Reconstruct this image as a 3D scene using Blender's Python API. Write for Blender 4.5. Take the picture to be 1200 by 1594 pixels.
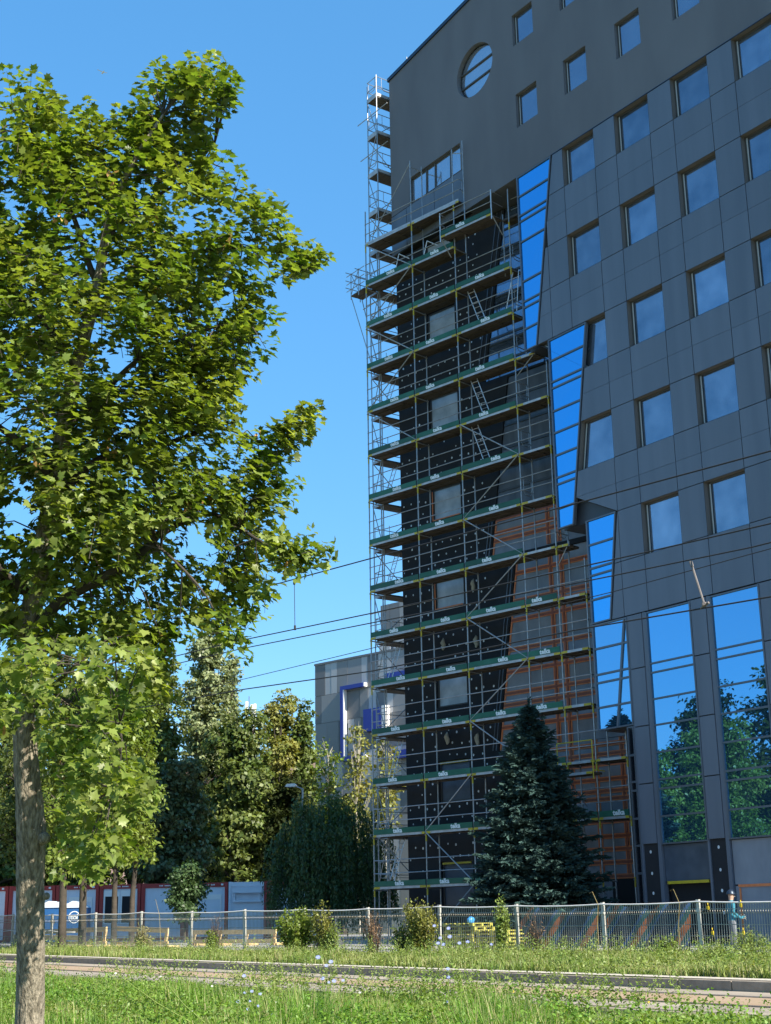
import bpy, bmesh, math, random
import numpy as np
from mathutils import Matrix, Vector
R = math.radians
SC = bpy.context.scene
COL = SC.collection
for _o in list(bpy.data.objects): bpy.data.objects.remove(_o)

# ------------------------------------------------------------------ camera, sky, sun, exposure
YAW, PITCH, ROLL, FOC = R(35.83), R(16.36), R(-0.995), 2200.0      # focal length in pixels of a 1200 x 1594 picture
_f = Vector((-math.cos(YAW)*math.cos(PITCH), math.sin(YAW)*math.cos(PITCH), math.sin(PITCH)))
_r0 = _f.cross(Vector((0, 0, 1))).normalized(); _u0 = _r0.cross(_f)
_r = math.cos(ROLL)*_r0 + math.sin(ROLL)*_u0
_u = -math.sin(ROLL)*_r0 + math.cos(ROLL)*_u0
cam = bpy.data.cameras.new("camera"); camo = bpy.data.objects.new("camera", cam); COL.objects.link(camo)
camo.matrix_world = Matrix(((_r.x, _u.x, -_f.x, 0), (_r.y, _u.y, -_f.y, 0), (_r.z, _u.z, -_f.z, 0), (0, 0, 0, 1)))
cam.sensor_fit = 'VERTICAL'; cam.sensor_height = 24.0; cam.sensor_width = 24.0*771/1024
cam.lens = 24.0*FOC/1594
cam.clip_start = 0.2; cam.clip_end = 3000
SC.camera = camo
SUN_EL, SUN_AZ = R(36), R(7.0)          # azimuth from +x towards +y
wd = bpy.data.worlds.new("World"); SC.world = wd; wd.use_nodes = True
_nt = wd.node_tree; _bg = _nt.nodes['Background']
_sky = _nt.nodes.new('ShaderNodeTexSky'); _sky.sky_type = 'NISHITA'; _sky.sun_disc = False
_sky.sun_elevation = SUN_EL; _sky.sun_rotation = math.pi/2 - SUN_AZ
_sky.air_density = 1.0; _sky.dust_density = 0.0; _sky.ozone_density = 10.0
_gm = _nt.nodes.new('ShaderNodeGamma'); _gm.inputs[1].default_value = 0.5
_hs = _nt.nodes.new('ShaderNodeHueSaturation'); _hs.inputs['Saturation'].default_value = 1.45
_nt.links.new(_sky.outputs[0], _gm.inputs[0]); _nt.links.new(_gm.outputs[0], _hs.inputs['Color'])
_nt.links.new(_hs.outputs[0], _bg.inputs[0]); _bg.inputs[1].default_value = 0.15
sl = bpy.data.lights.new("sun", 'SUN'); sl.energy = 3.3; sl.angle = R(0.53); sl.color = (1.0, 0.93, 0.80)
slo = bpy.data.objects.new("sun", sl); COL.objects.link(slo)
_sd = Vector((math.cos(SUN_AZ)*math.cos(SUN_EL), math.sin(SUN_AZ)*math.cos(SUN_EL), math.sin(SUN_EL)))
slo.rotation_euler = _sd.to_track_quat('Z', 'Y').to_euler(); slo.location = _sd*60
SC.view_settings.view_transform = 'Standard'; SC.view_settings.look = 'None'
SC.view_settings.exposure = 1.78; SC.view_settings.gamma = 1.0; SC.view_settings.use_curve_mapping = False
SC.cycles.max_bounces = 6; SC.cycles.transparent_max_bounces = 8

# ------------------------------------------------------------------ helpers
def ray(px, py):
    return _f + ((px-600)/FOC)*_r - ((py-797)/FOC)*_u
def at(px, py, dist):
    """point seen at a pixel of the photograph, dist metres away over the ground"""
    d = ray(px, py); return d*(dist/math.hypot(d.x, d.y))
def aty(px, py, y):
    d = ray(px, py); return d*(y/d.y)
def atz(px, py, z):
    d = ray(px, py); return d*(z/_f.dot(d))     # depth along the view axis
def proj(p):
    z = p.dot(_f); return 600+FOC*p.dot(_r)/z, 797-FOC*p.dot(_u)/z, z

def tag(o, label=None, cat=None, group=None, kind=None):
    if label: o["label"] = label
    if cat: o["category"] = cat
    if group: o["group"] = group
    if kind: o["kind"] = kind
    return o
def empty(name, loc=(0, 0, 0), rz=0.0, label=None, cat=None, group=None):
    o = bpy.data.objects.new(name, None); COL.objects.link(o)
    o.location = loc; o.rotation_euler = (0, 0, rz); o.empty_display_size = 0.3
    return tag(o, label, cat, group)
def link_mesh(name, me, mat, parent=None, xf=None, smooth=False):
    if mat is not None and not me.materials:
        for m in (mat if isinstance(mat, (list, tuple)) else [mat]): me.materials.append(m)
    if smooth:
        me.polygons.foreach_set('use_smooth', np.ones(len(me.polygons), dtype=bool))
    o = bpy.data.objects.new(name, me); COL.objects.link(o)
    if parent is not None: o.parent = parent
    if xf is not None: o.matrix_local = xf
    return o
def np_mesh(name, V, F):
    """V (n,3) array, F (m,k) array of equal-sized faces"""
    me = bpy.data.meshes.new(name); V = np.asarray(V, np.float32); F = np.asarray(F, np.int32)
    m, k = F.shape
    me.vertices.add(len(V)); me.vertices.foreach_set('co', V.ravel())
    me.loops.add(m*k); me.loops.foreach_set('vertex_index', F.ravel())
    me.polygons.add(m); me.polygons.foreach_set('loop_start', np.arange(m, dtype=np.int32)*k)
    try: me.polygons.foreach_set('loop_total', np.full(m, k, np.int32))
    except Exception: pass
    me.update(calc_edges=True); me.validate()
    return me

class MB:
    def __init__(s): s.v = []; s.f = []; s.m = []
    def add(s, vs, fs, mi=0):
        b = len(s.v); s.v += [tuple(v) for v in vs]; s.f += [tuple(b+i for i in f) for f in fs]; s.m += [mi]*len(fs); return s
    def box(s, x0, y0, z0, x1, y1, z1, mi=0):
        return s.add([(x0,y0,z0),(x1,y0,z0),(x1,y1,z0),(x0,y1,z0),(x0,y0,z1),(x1,y0,z1),(x1,y1,z1),(x0,y1,z1)],
                     [(0,3,2,1),(4,5,6,7),(0,1,5,4),(1,2,6,5),(2,3,7,6),(3,0,4,7)], mi)
    def prism(s, poly, y0, y1, mi=0):
        """poly in (x, z), counter-clockwise seen from -y; extruded from y0 (front) to y1"""
        n = len(poly); vs = [(x, y0, z) for x, z in poly] + [(x, y1, z) for x, z in poly]
        fs = [tuple(range(n)), tuple(range(2*n-1, n-1, -1))] + [(i, i+n, (i+1) % n+n, (i+1) % n) for i in range(n)]
        return s.add(vs, fs, mi)
    def hprism(s, poly, z0, z1, mi=0):
        n = len(poly); vs = [(x, y, z0) for x, y in poly] + [(x, y, z1) for x, y in poly]
        fs = [tuple(range(n-1, -1, -1)), tuple(range(n, 2*n))] + [(i, (i+1) % n, (i+1) % n+n, i+n) for i in range(n)]
        return s.add(vs, fs, mi)
    def tube(s, pts, rad, n=6, mi=0, caps=True):
        pts = [Vector(p) for p in pts]
        rs = rad if isinstance(rad, (list, tuple)) else [rad]*len(pts)
        vs = []; prev = None
        for i, p in enumerate(pts):
            d = (pts[min(i+1, len(pts)-1)]-pts[max(i-1, 0)])
            if d.length < 1e-9: d = Vector((0, 0, 1))
            d.normalize()
            if prev is None:
                a = d.cross(Vector((0, 0, 1)))
                if a.length < 1e-3: a = Vector((1, 0, 0))
            else: a = prev-d*prev.dot(d)
            a.normalize(); prev = a; b = d.cross(a)
            for k in range(n):
                t = 2*math.pi*k/n
                vs.append(p+(a*math.cos(t)+b*math.sin(t))*rs[i])
        fs = []
        for i in range(len(pts)-1):
            for k in range(n):
                k2 = (k+1) % n; fs.append((i*n+k, i*n+k2, (i+1)*n+k2, (i+1)*n+k))
        if caps:
            fs.append(tuple(range(n-1, -1, -1))); L = (len(pts)-1)*n; fs.append(tuple(range(L, L+n)))
        return s.add(vs, fs, mi)
    def mesh(s, name):
        me = bpy.data.meshes.new(name); me.from_pydata(s.v, [], s.f)
        if any(s.m): me.polygons.foreach_set('material_index', s.m)
        me.update(); return me
    def build(s, name, mat, parent=None, xf=None, smooth=False):
        return link_mesh(name, s.mesh(name), mat, parent, xf, smooth)

# ------------------------------------------------------------------ materials
MATS = {}
def mat(name, c, c2=None, scale=3.0, rough=0.6, metal=0.0, bump=0.0, bscale=None, objrand=0.0, island=0.0, detail=4.0,
        transl=None, coat=0.0, stretch=None, spec=0.5, sharp=None):
    m = bpy.data.materials.new(name); m.use_nodes = True; nt = m.node_tree; N = nt.nodes; L = nt.links
    b = N['Principled BSDF']; b.inputs['Roughness'].default_value = rough; b.inputs['Metallic'].default_value = metal
    b.inputs['Specular IOR Level'].default_value = spec
    if coat: b.inputs['Coat Weight'].default_value = coat; b.inputs['Coat Roughness'].default_value = 0.25
    tc = N.new('ShaderNodeTexCoord'); vec = tc.outputs['Object']
    if stretch:
        mp = N.new('ShaderNodeMapping'); mp.inputs['Scale'].default_value = stretch; L.new(vec, mp.inputs[0]); vec = mp.outputs[0]
    col = None
    if c2 is not None:
        nz = N.new('ShaderNodeTexNoise'); nz.inputs['Scale'].default_value = scale; nz.inputs['Detail'].default_value = detail
        L.new(vec, nz.inputs['Vector'])
        rp = N.new('ShaderNodeValToRGB'); a, z = sharp or (0.32, 0.68)
        rp.color_ramp.elements[0].position = a; rp.color_ramp.elements[1].position = z
        rp.color_ramp.elements[0].color = (*c, 1); rp.color_ramp.elements[1].color = (*c2, 1)
        L.new(nz.outputs[0], rp.inputs[0]); col = rp.outputs[0]
    else:
        rgb = N.new('ShaderNodeRGB'); rgb.outputs[0].default_value = (*c, 1); col = rgb.outputs[0]
    def vary(col, src, amt):
        mr = N.new('ShaderNodeMapRange'); mr.inputs['To Min'].default_value = 1-amt; mr.inputs['To Max'].default_value = 1+amt
        L.new(src, mr.inputs['Value'])
        hv = N.new('ShaderNodeHueSaturation'); L.new(mr.outputs[0], hv.inputs['Value']); L.new(col, hv.inputs['Color'])
        return hv.outputs[0]
    if objrand: col = vary(col, N.new('ShaderNodeObjectInfo').outputs['Random'], objrand)
    if island: col = vary(col, N.new('ShaderNodeNewGeometry').outputs['Random Per Island'], island)
    L.new(col, b.inputs['Base Color'])
    if bump:
        nb = N.new('ShaderNodeTexNoise'); nb.inputs['Scale'].default_value = bscale or scale*4; nb.inputs['Detail'].default_value = 6
        L.new(vec, nb.inputs['Vector'])
        bp = N.new('ShaderNodeBump'); bp.inputs['Strength'].default_value = bump; bp.inputs['Distance'].default_value = 0.03
        L.new(nb.outputs[0], bp.inputs['Height']); L.new(bp.outputs[0], b.inputs['Normal'])
    if transl:
        out = N['Material Output']; tr = N.new('ShaderNodeBsdfTranslucent'); mx = N.new('ShaderNodeMixShader')
        hv = N.new('ShaderNodeMix'); hv.data_type = 'RGBA'; hv.blend_type = 'MULTIPLY'; hv.inputs[0].default_value = 1.0
        L.new(col, hv.inputs[6]); hv.inputs[7].default_value = (*transl[1], 1); L.new(hv.outputs[2], tr.inputs[0])
        mx.inputs[0].default_value = transl[0]
        L.new(b.outputs[0], mx.inputs[1]); L.new(tr.outputs[0], mx.inputs[2]); L.new(mx.outputs[0], out.inputs[0])
    MATS[name] = m; return m
M = MATS
mat('stucco', (.126,.130,.146), (.156,.160,.176), .55, .92, bump=.25, bscale=60, detail=9, stretch=(1.2,1.2,.35))
mat('cladding', (.106,.124,.158), (.128,.147,.184), .9, .42, objrand=.06, spec=.5, stretch=(2.2,2.2,.22), detail=7)
mat('backing', (.02,.02,.022), None, rough=.9)
mat('reveal', (.15,.135,.125), None, rough=.6)
mat('flashing', (.03,.045,.07), None, rough=.4, metal=.5)
mat('win_frame', (.07,.065,.062), None, rough=.5)
mat('win_frame_light', (.42,.44,.43), None, rough=.5)
mat('pane', (.19,.245,.32), (.30,.345,.42), 1.3, .09, metal=.80, objrand=.20, detail=6)
mat('pane_pale', (.42,.47,.54), (.50,.54,.60), .8, .08, metal=.8)
mat('pane_top', (.24,.29,.37), (.29,.34,.42), .8, .04, metal=.80, objrand=.05)
mat('strip_glass', (.07,.40,.76), None, rough=.012, metal=.95, objrand=.03)
mat('big_glass', (.14,.40,.66), None, rough=.010, metal=.92, objrand=.03)
mat('wall_glass', (.25,.34,.46), (.12,.16,.22), .8, .06, metal=.75)
mat('mullion', (.12,.135,.16), None, rough=.4, metal=.4)
mat('mullion_dark', (.045,.05,.06), None, rough=.45)
mat('insulation', (.012,.013,.016), (.020,.021,.025), 1.2, .9, bump=.15, bscale=30)
mat('dowel', (.55,.58,.60), None, rough=.7, island=.25)
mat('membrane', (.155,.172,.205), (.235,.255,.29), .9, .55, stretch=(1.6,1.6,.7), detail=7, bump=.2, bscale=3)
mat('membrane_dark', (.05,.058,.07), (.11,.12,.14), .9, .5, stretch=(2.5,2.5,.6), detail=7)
mat('tape', (.60,.165,.055), (.70,.22,.08), 6, .55)
mat('tape_dark', (.24,.065,.035), (.32,.09,.045), 5, .6)
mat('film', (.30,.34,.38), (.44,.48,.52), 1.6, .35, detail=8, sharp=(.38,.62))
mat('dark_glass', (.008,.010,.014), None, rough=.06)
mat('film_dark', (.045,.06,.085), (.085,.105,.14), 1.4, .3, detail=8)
mat('void', (.006,.007,.009), None, rough=.8)
mat('steel', (.27,.28,.29), (.39,.40,.41), 9, .42, metal=.55, island=.12)
mat('steel_dark', (.10,.11,.13), (.17,.18,.20), 5, .5, metal=.4)
mat('alu', (.60,.61,.62), (.72,.73,.74), 8, .35, metal=.6)
mat('yellow', (.50,.40,.02), (.42,.30,.02), 7, .5)
mat('toe_green', (.005,.078,.042), (.018,.112,.068), 1.3, .55, objrand=.28, detail=8)
mat('deck_edge', (.36,.37,.38), (.50,.51,.52), 4, .5, metal=.3)
mat('deck_wood', (.050,.040,.033), (.095,.077,.062), 2.5, .75, stretch=(1,6,6), objrand=.15)
mat('white_print', (.75,.78,.77), None, rough=.5)
mat('red_part', (.40,.05,.03), None, rough=.5)
mat('white_paint', (.62,.66,.72), (.68,.71,.76), 1.5, .5, objrand=.03)
mat('cabin_red', (.30,.022,.020), (.36,.035,.03), 2, .5)
mat('toilet_blue', (.012,.075,.21), (.018,.09,.24), 2, .45)
mat('toilet_roof', (.50,.56,.63), None, rough=.5)
mat('bg_light', (.46,.45,.45), None, rough=.6, objrand=.06)
mat('bg_mid', (.27,.265,.265), None, rough=.6, objrand=.10)
mat('bg_dark', (.165,.165,.17), None, rough=.6, objrand=.10)
mat('bg_blue', (.022,.045,.30), None, rough=.45)
mat('bg_white', (.80,.78,.74), None, rough=.6)
mat('bg_pink', (.42,.27,.23), (.48,.32,.28), .3, .8)
mat('concrete', (.27,.22,.165), (.36,.30,.23), .9, .85, bump=.3, bscale=14, detail=8)
mat('concrete_warm', (.31,.21,.125), (.38,.27,.17), .9, .85, bump=.3, bscale=14, detail=8)
mat('kerb_stone', (.20,.165,.125), (.30,.25,.195), 5, .85, bump=.4, bscale=25, objrand=.12)
mat('setts', (.40,.35,.28), (.56,.50,.41), 14, .9, bump=.8, bscale=22)
mat('rail_steel', (.10,.085,.075), (.16,.14,.12), 8, .4, metal=.6)
mat('soil', (.085,.110,.030), (.15,.15,.06), 1.2, .95, bump=.5, bscale=8, detail=8)
mat('yard', (.22,.21,.20), (.33,.32,.30), .6, .9, bump=.2, bscale=9, detail=8)
mat('post', (.42,.41,.37), (.52,.51,.46), 6, .5, metal=.2)
mat('wire', (.31,.285,.23), (.40,.37,.30), 8, .6)
mat('cable', (.018,.018,.02), None, rough=.8)
mat('insulator', (.13,.11,.10), (.17,.15,.14), 5, .6)
mat('hose', (.60,.57,.55), (.72,.69,.66), 5, .6)
mat('pine', (.62,.43,.20), (.74,.55,.29), 3, .7, objrand=.10, stretch=(6,6,6))
mat('pallet_yellow', (.36,.33,.06), (.46,.42,.10), 5, .7, objrand=.15)
mat('bag_blue', (.03,.20,.55), (.08,.33,.70), 6, .4)
mat('bark', (.11,.092,.064), (.32,.275,.205), 13, .95, bump=1.0, bscale=22, stretch=(3.2,3.2,.8), detail=10, sharp=(.36,.64))
mat('bark_dark', (.03,.024,.018), (.075,.06,.045), 3, .95, bump=.6, bscale=10)
mat('bark_pale', (.30,.27,.21), (.42,.39,.32), 3, .9)
def leafmat(name, c, c2, tr=.42, tc=(1.35,1.25,.45), rough=.42, island=.30, scale=.9, spec=.45):
    return mat(name, c, c2, scale, rough, island=island, transl=(tr, tc), spec=spec, detail=2)
leafmat('leaf_maple', (.086,.146,.020), (.228,.262,.066), .44, (1.45,1.50,.45), .42, .50, 1.6, spec=.35)
leafmat('leaf_seed', (.42,.24,.08), (.50,.30,.10), .3, (1,1,1), .6, .3)
leafmat('leaf_street', (.11,.18,.022), (.20,.24,.045), .40, (1.5,1.4,.5), .45, .35)
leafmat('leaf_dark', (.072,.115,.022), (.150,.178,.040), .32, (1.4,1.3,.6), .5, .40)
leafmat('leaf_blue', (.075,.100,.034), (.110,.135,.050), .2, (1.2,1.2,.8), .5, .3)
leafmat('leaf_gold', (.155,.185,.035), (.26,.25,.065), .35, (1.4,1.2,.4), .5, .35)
leafmat('leaf_shaded', (.013,.021,.004), (.032,.042,.008), .22, (1.3,1.3,.6), .7, .4, spec=.15)  # shade put into the leaf colour, for low background and mirrored trees
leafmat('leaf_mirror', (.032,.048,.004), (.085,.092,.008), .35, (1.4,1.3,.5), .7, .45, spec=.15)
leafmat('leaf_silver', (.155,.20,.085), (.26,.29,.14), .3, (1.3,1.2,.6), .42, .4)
leafmat('leaf_willow', (.038,.078,.026), (.075,.125,.042), .3, (1.3,1.3,.5), .5, .3)
leafmat('needle', (.026,.056,.050), (.052,.095,.083), .05, (1,1,1), .8, .35, spec=.15)
leafmat('grass', (.105,.230,.022), (.190,.275,.045), .38, (1.5,1.4,.45), .5, .35, .6)
leafmat('grass_dry', (.28,.28,.10), (.42,.37,.18), .3, (1.2,1.1,.6), .6, .3)
leafmat('weed', (.150,.235,.040), (.245,.290,.080), .35, (1.4,1.3,.5), .5, .3)
leafmat('weed_dry', (.30,.235,.09), (.40,.32,.14), .3, (1.2,1.1,.6), .6, .3)
leafmat('vine_dry', (.20,.11,.055), (.30,.18,.09), .2, (1,1,1), .7, .3)
leafmat('petal_blue', (.30,.36,.75), (.42,.46,.85), .3, (1,1,1), .6, .15)
leafmat('petal_white', (.70,.70,.66), (.80,.80,.76), .3, (1,1,1), .6, .1)
leafmat('petal_yellow', (.75,.55,.03), (.80,.62,.05), .3, (1,1,1), .6, .1)
# ------------------------------------------------------------------ terrain, tram road, kerb
YF = 34.477                                   # plane of the clad facade
TA = R(9.71); AX = Vector((math.cos(TA), math.sin(TA), 0)); NX = Vector((-math.sin(TA), math.cos(TA), 0))
S0 = Vector((-47.261, 33.275, 0))             # foot of the scaffold's outer left standard
KY, RY0 = 16.0, 11.8                          # kerb line and lawn edge of the tram road
def zg(x): return -.6-.0072*(min(max(x, -60), 0)+42)
def fence_y(x): return 19.72+.1618*(x+43.49)
def tz(x, y):
    if y >= KY-.1: return zg(x)
    zr = zg(x)-.13
    if y >= RY0: return zr
    if y <= 0: return -1.5
    t = y/RY0; return -1.5*(1-t)+(zr+.03)*t
def grid_mesh(name, xs, ys, fz):
    V = np.array([(x, y, fz(x, y)) for y in ys for x in xs]); nx = len(xs)
    F = [(j*nx+i, j*nx+i+1, (j+1)*nx+i+1, (j+1)*nx+i) for j in range(len(ys)-1) for i in range(nx-1)]
    return np_mesh(name, V, F)
xs = [-900, -400, -200, -120, -90, -75]+[-60+2*i for i in range(31)]+[6, 14, 30, 60, 120, 300, 700]
ys = [-600, -200, -60, -20, -6, 0, 2, 4, 6, 8, 9.5, 11, RY0-.02, RY0+.02, 13, 14.5, KY-.11, KY+.02, 18, 20, 22, 25, 29, 33, 38, 45, 60, 90, 150, 300, 900]
me = grid_mesh('ground', xs, ys, lambda x, y: tz(x, y)-(.05 if RY0 < y < KY else 0))
tag(link_mesh('ground', me, M['soil'], smooth=True), kind='structure')
rx = [-120, -90, -75]+[-60+2*i for i in range(31)]+[10, 30, 60]
road = tag(link_mesh('tram_road', grid_mesh('tram_road', rx, [RY0, KY-.12], lambda x, y: zg(x)-.13), M['concrete']), kind='structure')
def strip(name, y0, y1, dz, m, parent):
    return link_mesh(name, grid_mesh(name, rx, [y0, y1], lambda x, y: zg(x)-.13+dz), m, parent)
strip('slab_band', 13.55, 14.75, .004, M['concrete_warm'], road)
for yy in (13.35, 14.85): strip('rail', yy, yy+.11, .010, M['rail_steel'], road)
for yy in (12.25, 12.30): strip('slab_joint', yy, yy+.035, .005, M['rail_steel'], road)
kerb = empty('kerb', (0, KY, 0)); tag(kerb, kind='structure')
kb = MB(); kb.box(-.49, -.12, -.30, .49, .12, .0); kme = kb.mesh('kerb_stone'); kme.materials.append(M['kerb_stone'])
for i in range(64):
    x = -58.5+i; o = link_mesh('kerb_stone', kme, None, kerb)
    o.location = (x, random.Random(i).uniform(-.008, .008), zg(x)+.004*math.sin(i*7.3)); o.rotation_euler = (0, R(.41), 0)
link_mesh('sett_row', grid_mesh('sett_row', rx, [KY+.121, KY+.55], lambda x, y: zg(x)+.012), M['setts'], kerb).location = (0, -KY, 0)
yx = [-85]+[-78+3*i for i in range(24)]+[-4]
YV = []; 
for x in yx:
    for t in (0, 1, 2, 3): YV.append((x, fence_y(x)+1.2+t*13 if t < 3 else 75, zg(x)+.012))
YFc = [(4*i+j, 4*i+4+j, 4*i+5+j, 4*i+1+j) for i in range(len(yx)-1) for j in range(3)]
tag(link_mesh('site_yard', np_mesh('site_yard', YV, YFc), M['yard']), kind='structure')

# ------------------------------------------------------------------ office building
bld = empty('office_building', (0, 0, 0), label='dark grey office tower with round window, blue glass strips and unfinished insulated corner', cat='building')
def roof(x): return 38.2+.1295*(x+46.87)
XL, XR = -46.87, -12.0
def cells(holes, x0, x1, z0, z1):
    xs = sorted({x0, x1, *[h[0] for h in holes], *[h[1] for h in holes]}); zs = sorted({z0, z1, *[h[2] for h in holes], *[h[3] for h in holes]})
    out = []
    for j in range(len(zs)-1):
        run = None
        for i in range(len(xs)-1):
            cx, cz = (xs[i]+xs[i+1])/2, (zs[j]+zs[j+1])/2
            if any(h[0] < cx < h[1] and h[2] < cz < h[3] for h in holes):
                if run: out.append((*run, zs[j], zs[j+1])); run = None
            else: run = (run[0], xs[i+1]) if run else (xs[i], xs[i+1])
        if run: out.append((*run, zs[j], zs[j+1]))
    return out
UPW = []
for i in range(10):
    x = -38.1+2.872*i
    if x < XR-2: UPW += [(x, x+1.28, 31.26, 32.80), (x, x+1.26, 35.10, 36.58)]
RC = (-40.64, 35.40, 1.21)
rsq = (RC[0]-1.35, RC[0]+1.35, RC[1]-1.35, RC[1]+1.35)
SW = (-45.48, -41.80, 31.12, 32.43)
LOWP = (XL, -41.60, 29.08, 31.10)
sb = MB(); TH = .46
for a, b, c, d in cells(UPW+[rsq, SW, LOWP], XL, XR, 29.08, 38.0): sb.box(a, YF, c, b, YF+TH, d)
sb.prism([(XL, 38.0), (XR, 38.0), (XR, roof(XR)), (XL, roof(XL))], YF, YF+TH)
n = 64; ring = [(RC[0]+RC[2]*math.cos(2*math.pi*k/n), RC[1]+RC[2]*math.sin(2*math.pi*k/n)) for k in range(n)]
sq = []
for k in range(n):
    c, s = math.cos(2*math.pi*k/n), math.sin(2*math.pi*k/n); q = 1.35/max(abs(c), abs(s)); sq.append((RC[0]+q*c, RC[1]+q*s))
vs = [(x, YF, z) for x, z in ring]+[(x, YF, z) for x, z in sq]+[(x, YF+TH, z) for x, z in ring]
sb.add(vs, [(k, n+k, n+(k+1) % n, (k+1) % n) for k in range(n)]+[(k, (k+1) % n, 2*n+(k+1) % n, 2*n+k) for k in range(n)])
sb.build('stucco_wall', M['stucco'], bld)
cb = MB()
cb.prism([(XL, 29.10), (XR, 29.10), (XR, roof(XR)-.01), (XL, roof(XL)-.01)], YF+TH+.002, YF+12.5)
cb.build('upper_core', M['stucco'], bld)
cb = MB(); cb.prism([(XL-.06, roof(XL)-.02), (XR, roof(XR)-.02), (XR, roof(XR)+.16), (XL-.06, roof(XL)+.16)], YF-.07, YF+.5)
cb.build('roof_flashing', M['flashing'], bld)
W = lambda s, t, z=0: S0+AX*s+NX*(1.25+t)+Vector((0, 0, z))
WXF = Matrix.Translation(S0+NX*1.25) @ Matrix.Rotation(TA, 4, 'Z')
def pxy(v): return (v.x, v.y)
cb = MB()
cb.hprism([pxy(W(.70, .31)), pxy(W(11.75, .31)), (-33.0, 38.2), (-33.0, YF+12.5), (-46.8, YF+12.5)], -1.0, 29.06)
cb.box(-33.0, YF+.42, -1.0, XR, YF+12.5, 29.06)
for x, z0, z1 in ((-38.26, 21.47, 29.05), (-36.91, 13.93, 21.44), (-35.43, 6.36, 13.90), (-34.06, -1.0, 6.33)):
    cb.box(x, YF+.30, z0, -33.01, 38.0, z1)
cb.build('lower_core', M['mullion_dark'], bld)

# flat panel under the ribbon window
pb = MB()
for a, b in ((-46.87, -45.75), (-45.72, -43.70), (-43.67, -41.62)): pb.box(a, YF-.01, 29.12, b, YF+.08, 31.06)
pb.build('ribbon_panel', M['cladding'], bld)
pb = MB(); pb.box(XL, YF+.09, 29.10, -41.60, YF+.45, 31.10); pb.build('ribbon_backing', M['backing'], bld)

def window(quad, yfr, depth, rm, fm, pm_, parent=bld, fw=.06, xf=None, sub=None, name='window', light=None, pname='pane'):
    """quad: bl, br, tr, tl in (x, z)"""
    w = MB(); n = len(quad); y1 = yfr+depth
    for i in range(n):
        a, b = quad[i], quad[(i+1) % n]
        w.add([(a[0], yfr+.005, a[1]), (b[0], yfr+.005, b[1]), (b[0], y1, b[1]), (a[0], y1, a[1])], [(0, 3, 2, 1)], 0)
    cx = sum(p[0] for p in quad)/n; cz = sum(p[1] for p in quad)/n
    def inset(q, d):
        (x0, z0), (x1, z1), (x2, z2), (x3, z3) = q
        sl = (x3-x0)/(z3-z0); sr = (x2-x1)/(z2-z1)
        return [(x0+d+sl*d, z0+d), (x1-d+sr*d, z1+d), (x2-d-sr*d, z2-d), (x3+d-sl*d, z3-d)]
    q1 = inset(quad, fw); yy = y1-.05
    w.add([(x, yy, z) for x, z in quad]+[(x, yy, z) for x, z in q1], [(i, (i+1) % 4, 4+(i+1) % 4, 4+i) for i in range(4)], 1)
    w.add([(x, yy, z) for x, z in q1]+[(x, y1, z) for x, z in q1], [(i, (i+1) % 4, 4+(i+1) % 4, 4+i) for i in range(4)], 1)
    if light:   # pale bead on the jamb side
        q2 = inset(q1, .002); b = light
        w.add([(q2[0][0], yy+.012, q2[0][1]), (q2[0][0]+b, yy+.012, q2[0][1]), (q2[3][0]+b, yy+.012, q2[3][1]), (q2[3][0], yy+.012, q2[3][1])], [(0, 1, 2, 3)], 2)
    o = w.build(name, [rm, fm, M['win_frame_light']], parent, xf)
    p = MB(); p.add([(x, y1-.004, z) for x, z in q1], [(0, 1, 2, 3)]); p.build(pname, pm_, o)
    return o
def rect(a, b, c, d): return [(a, c), (b, c), (b, d), (a, d)]
for h in UPW: window(rect(h[0]+.006, h[1]-.006, h[2]+.006, h[3]-.006), YF, .18, M['stucco'], M['win_frame'], M['pane_top'], light=.05)
# round window
w = MB(); yy = YF+.22
w.add([(x, yy, z) for x, z in ring]+[(RC[0]+(x-RC[0])*.95, yy-.04, RC[1]+(z-RC[1])*.95) for x, z in ring], [(k, (k+1) % n, n+(k+1) % n, n+k) for k in range(n)])
for dz in (-.37, .33):
    hw = math.sqrt(1.17**2-dz*dz); w.box(RC[0]-hw, yy-.05, RC[1]+dz-.035, RC[0]+hw, yy-.004, RC[1]+dz+.035)
rw = w.build('round_window', M['win_frame'], bld)
p = MB(); p.add([(x, yy+.004, z) for x, z in ring], [tuple(range(n))]); p.build('pane', M['pane_pale'], rw)
# ribbon window
rib = MB()
for a, b, c, d in ((SW[0], SW[1], SW[2], SW[2]+.05), (SW[0], SW[1], SW[3]-.06, SW[3]), (SW[0], SW[0]+.05, SW[2], SW[3]), (SW[1]-.05, SW[1], SW[2], SW[3])): rib.box(a, YF+.09, c, b, YF+.17, d)
mx = [-44.35, -43.72, -42.62]
for x in mx: rib.prism([(x-.05, SW[2]+.05), (x+.01, SW[2]+.05), (x+.05, SW[3]-.06), (x-.01, SW[3]-.06)], YF+.10, YF+.16)
ribo = rib.build('ribbon_window', M['win_frame'], bld)
ex = [SW[0]+.05]+mx+[SW[1]-.05]
for a, b in zip(ex[:-1], ex[1:]):
    p = MB(); p.add([(a, YF+.15, SW[2]+.05), (b, YF+.15, SW[2]+.05), (b, YF+.15, SW[3]-.06), (a, YF+.15, SW[3]-.06)], [(0, 1, 2, 3)]); p.build('pane', M['pane_pale'], ribo)

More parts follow.
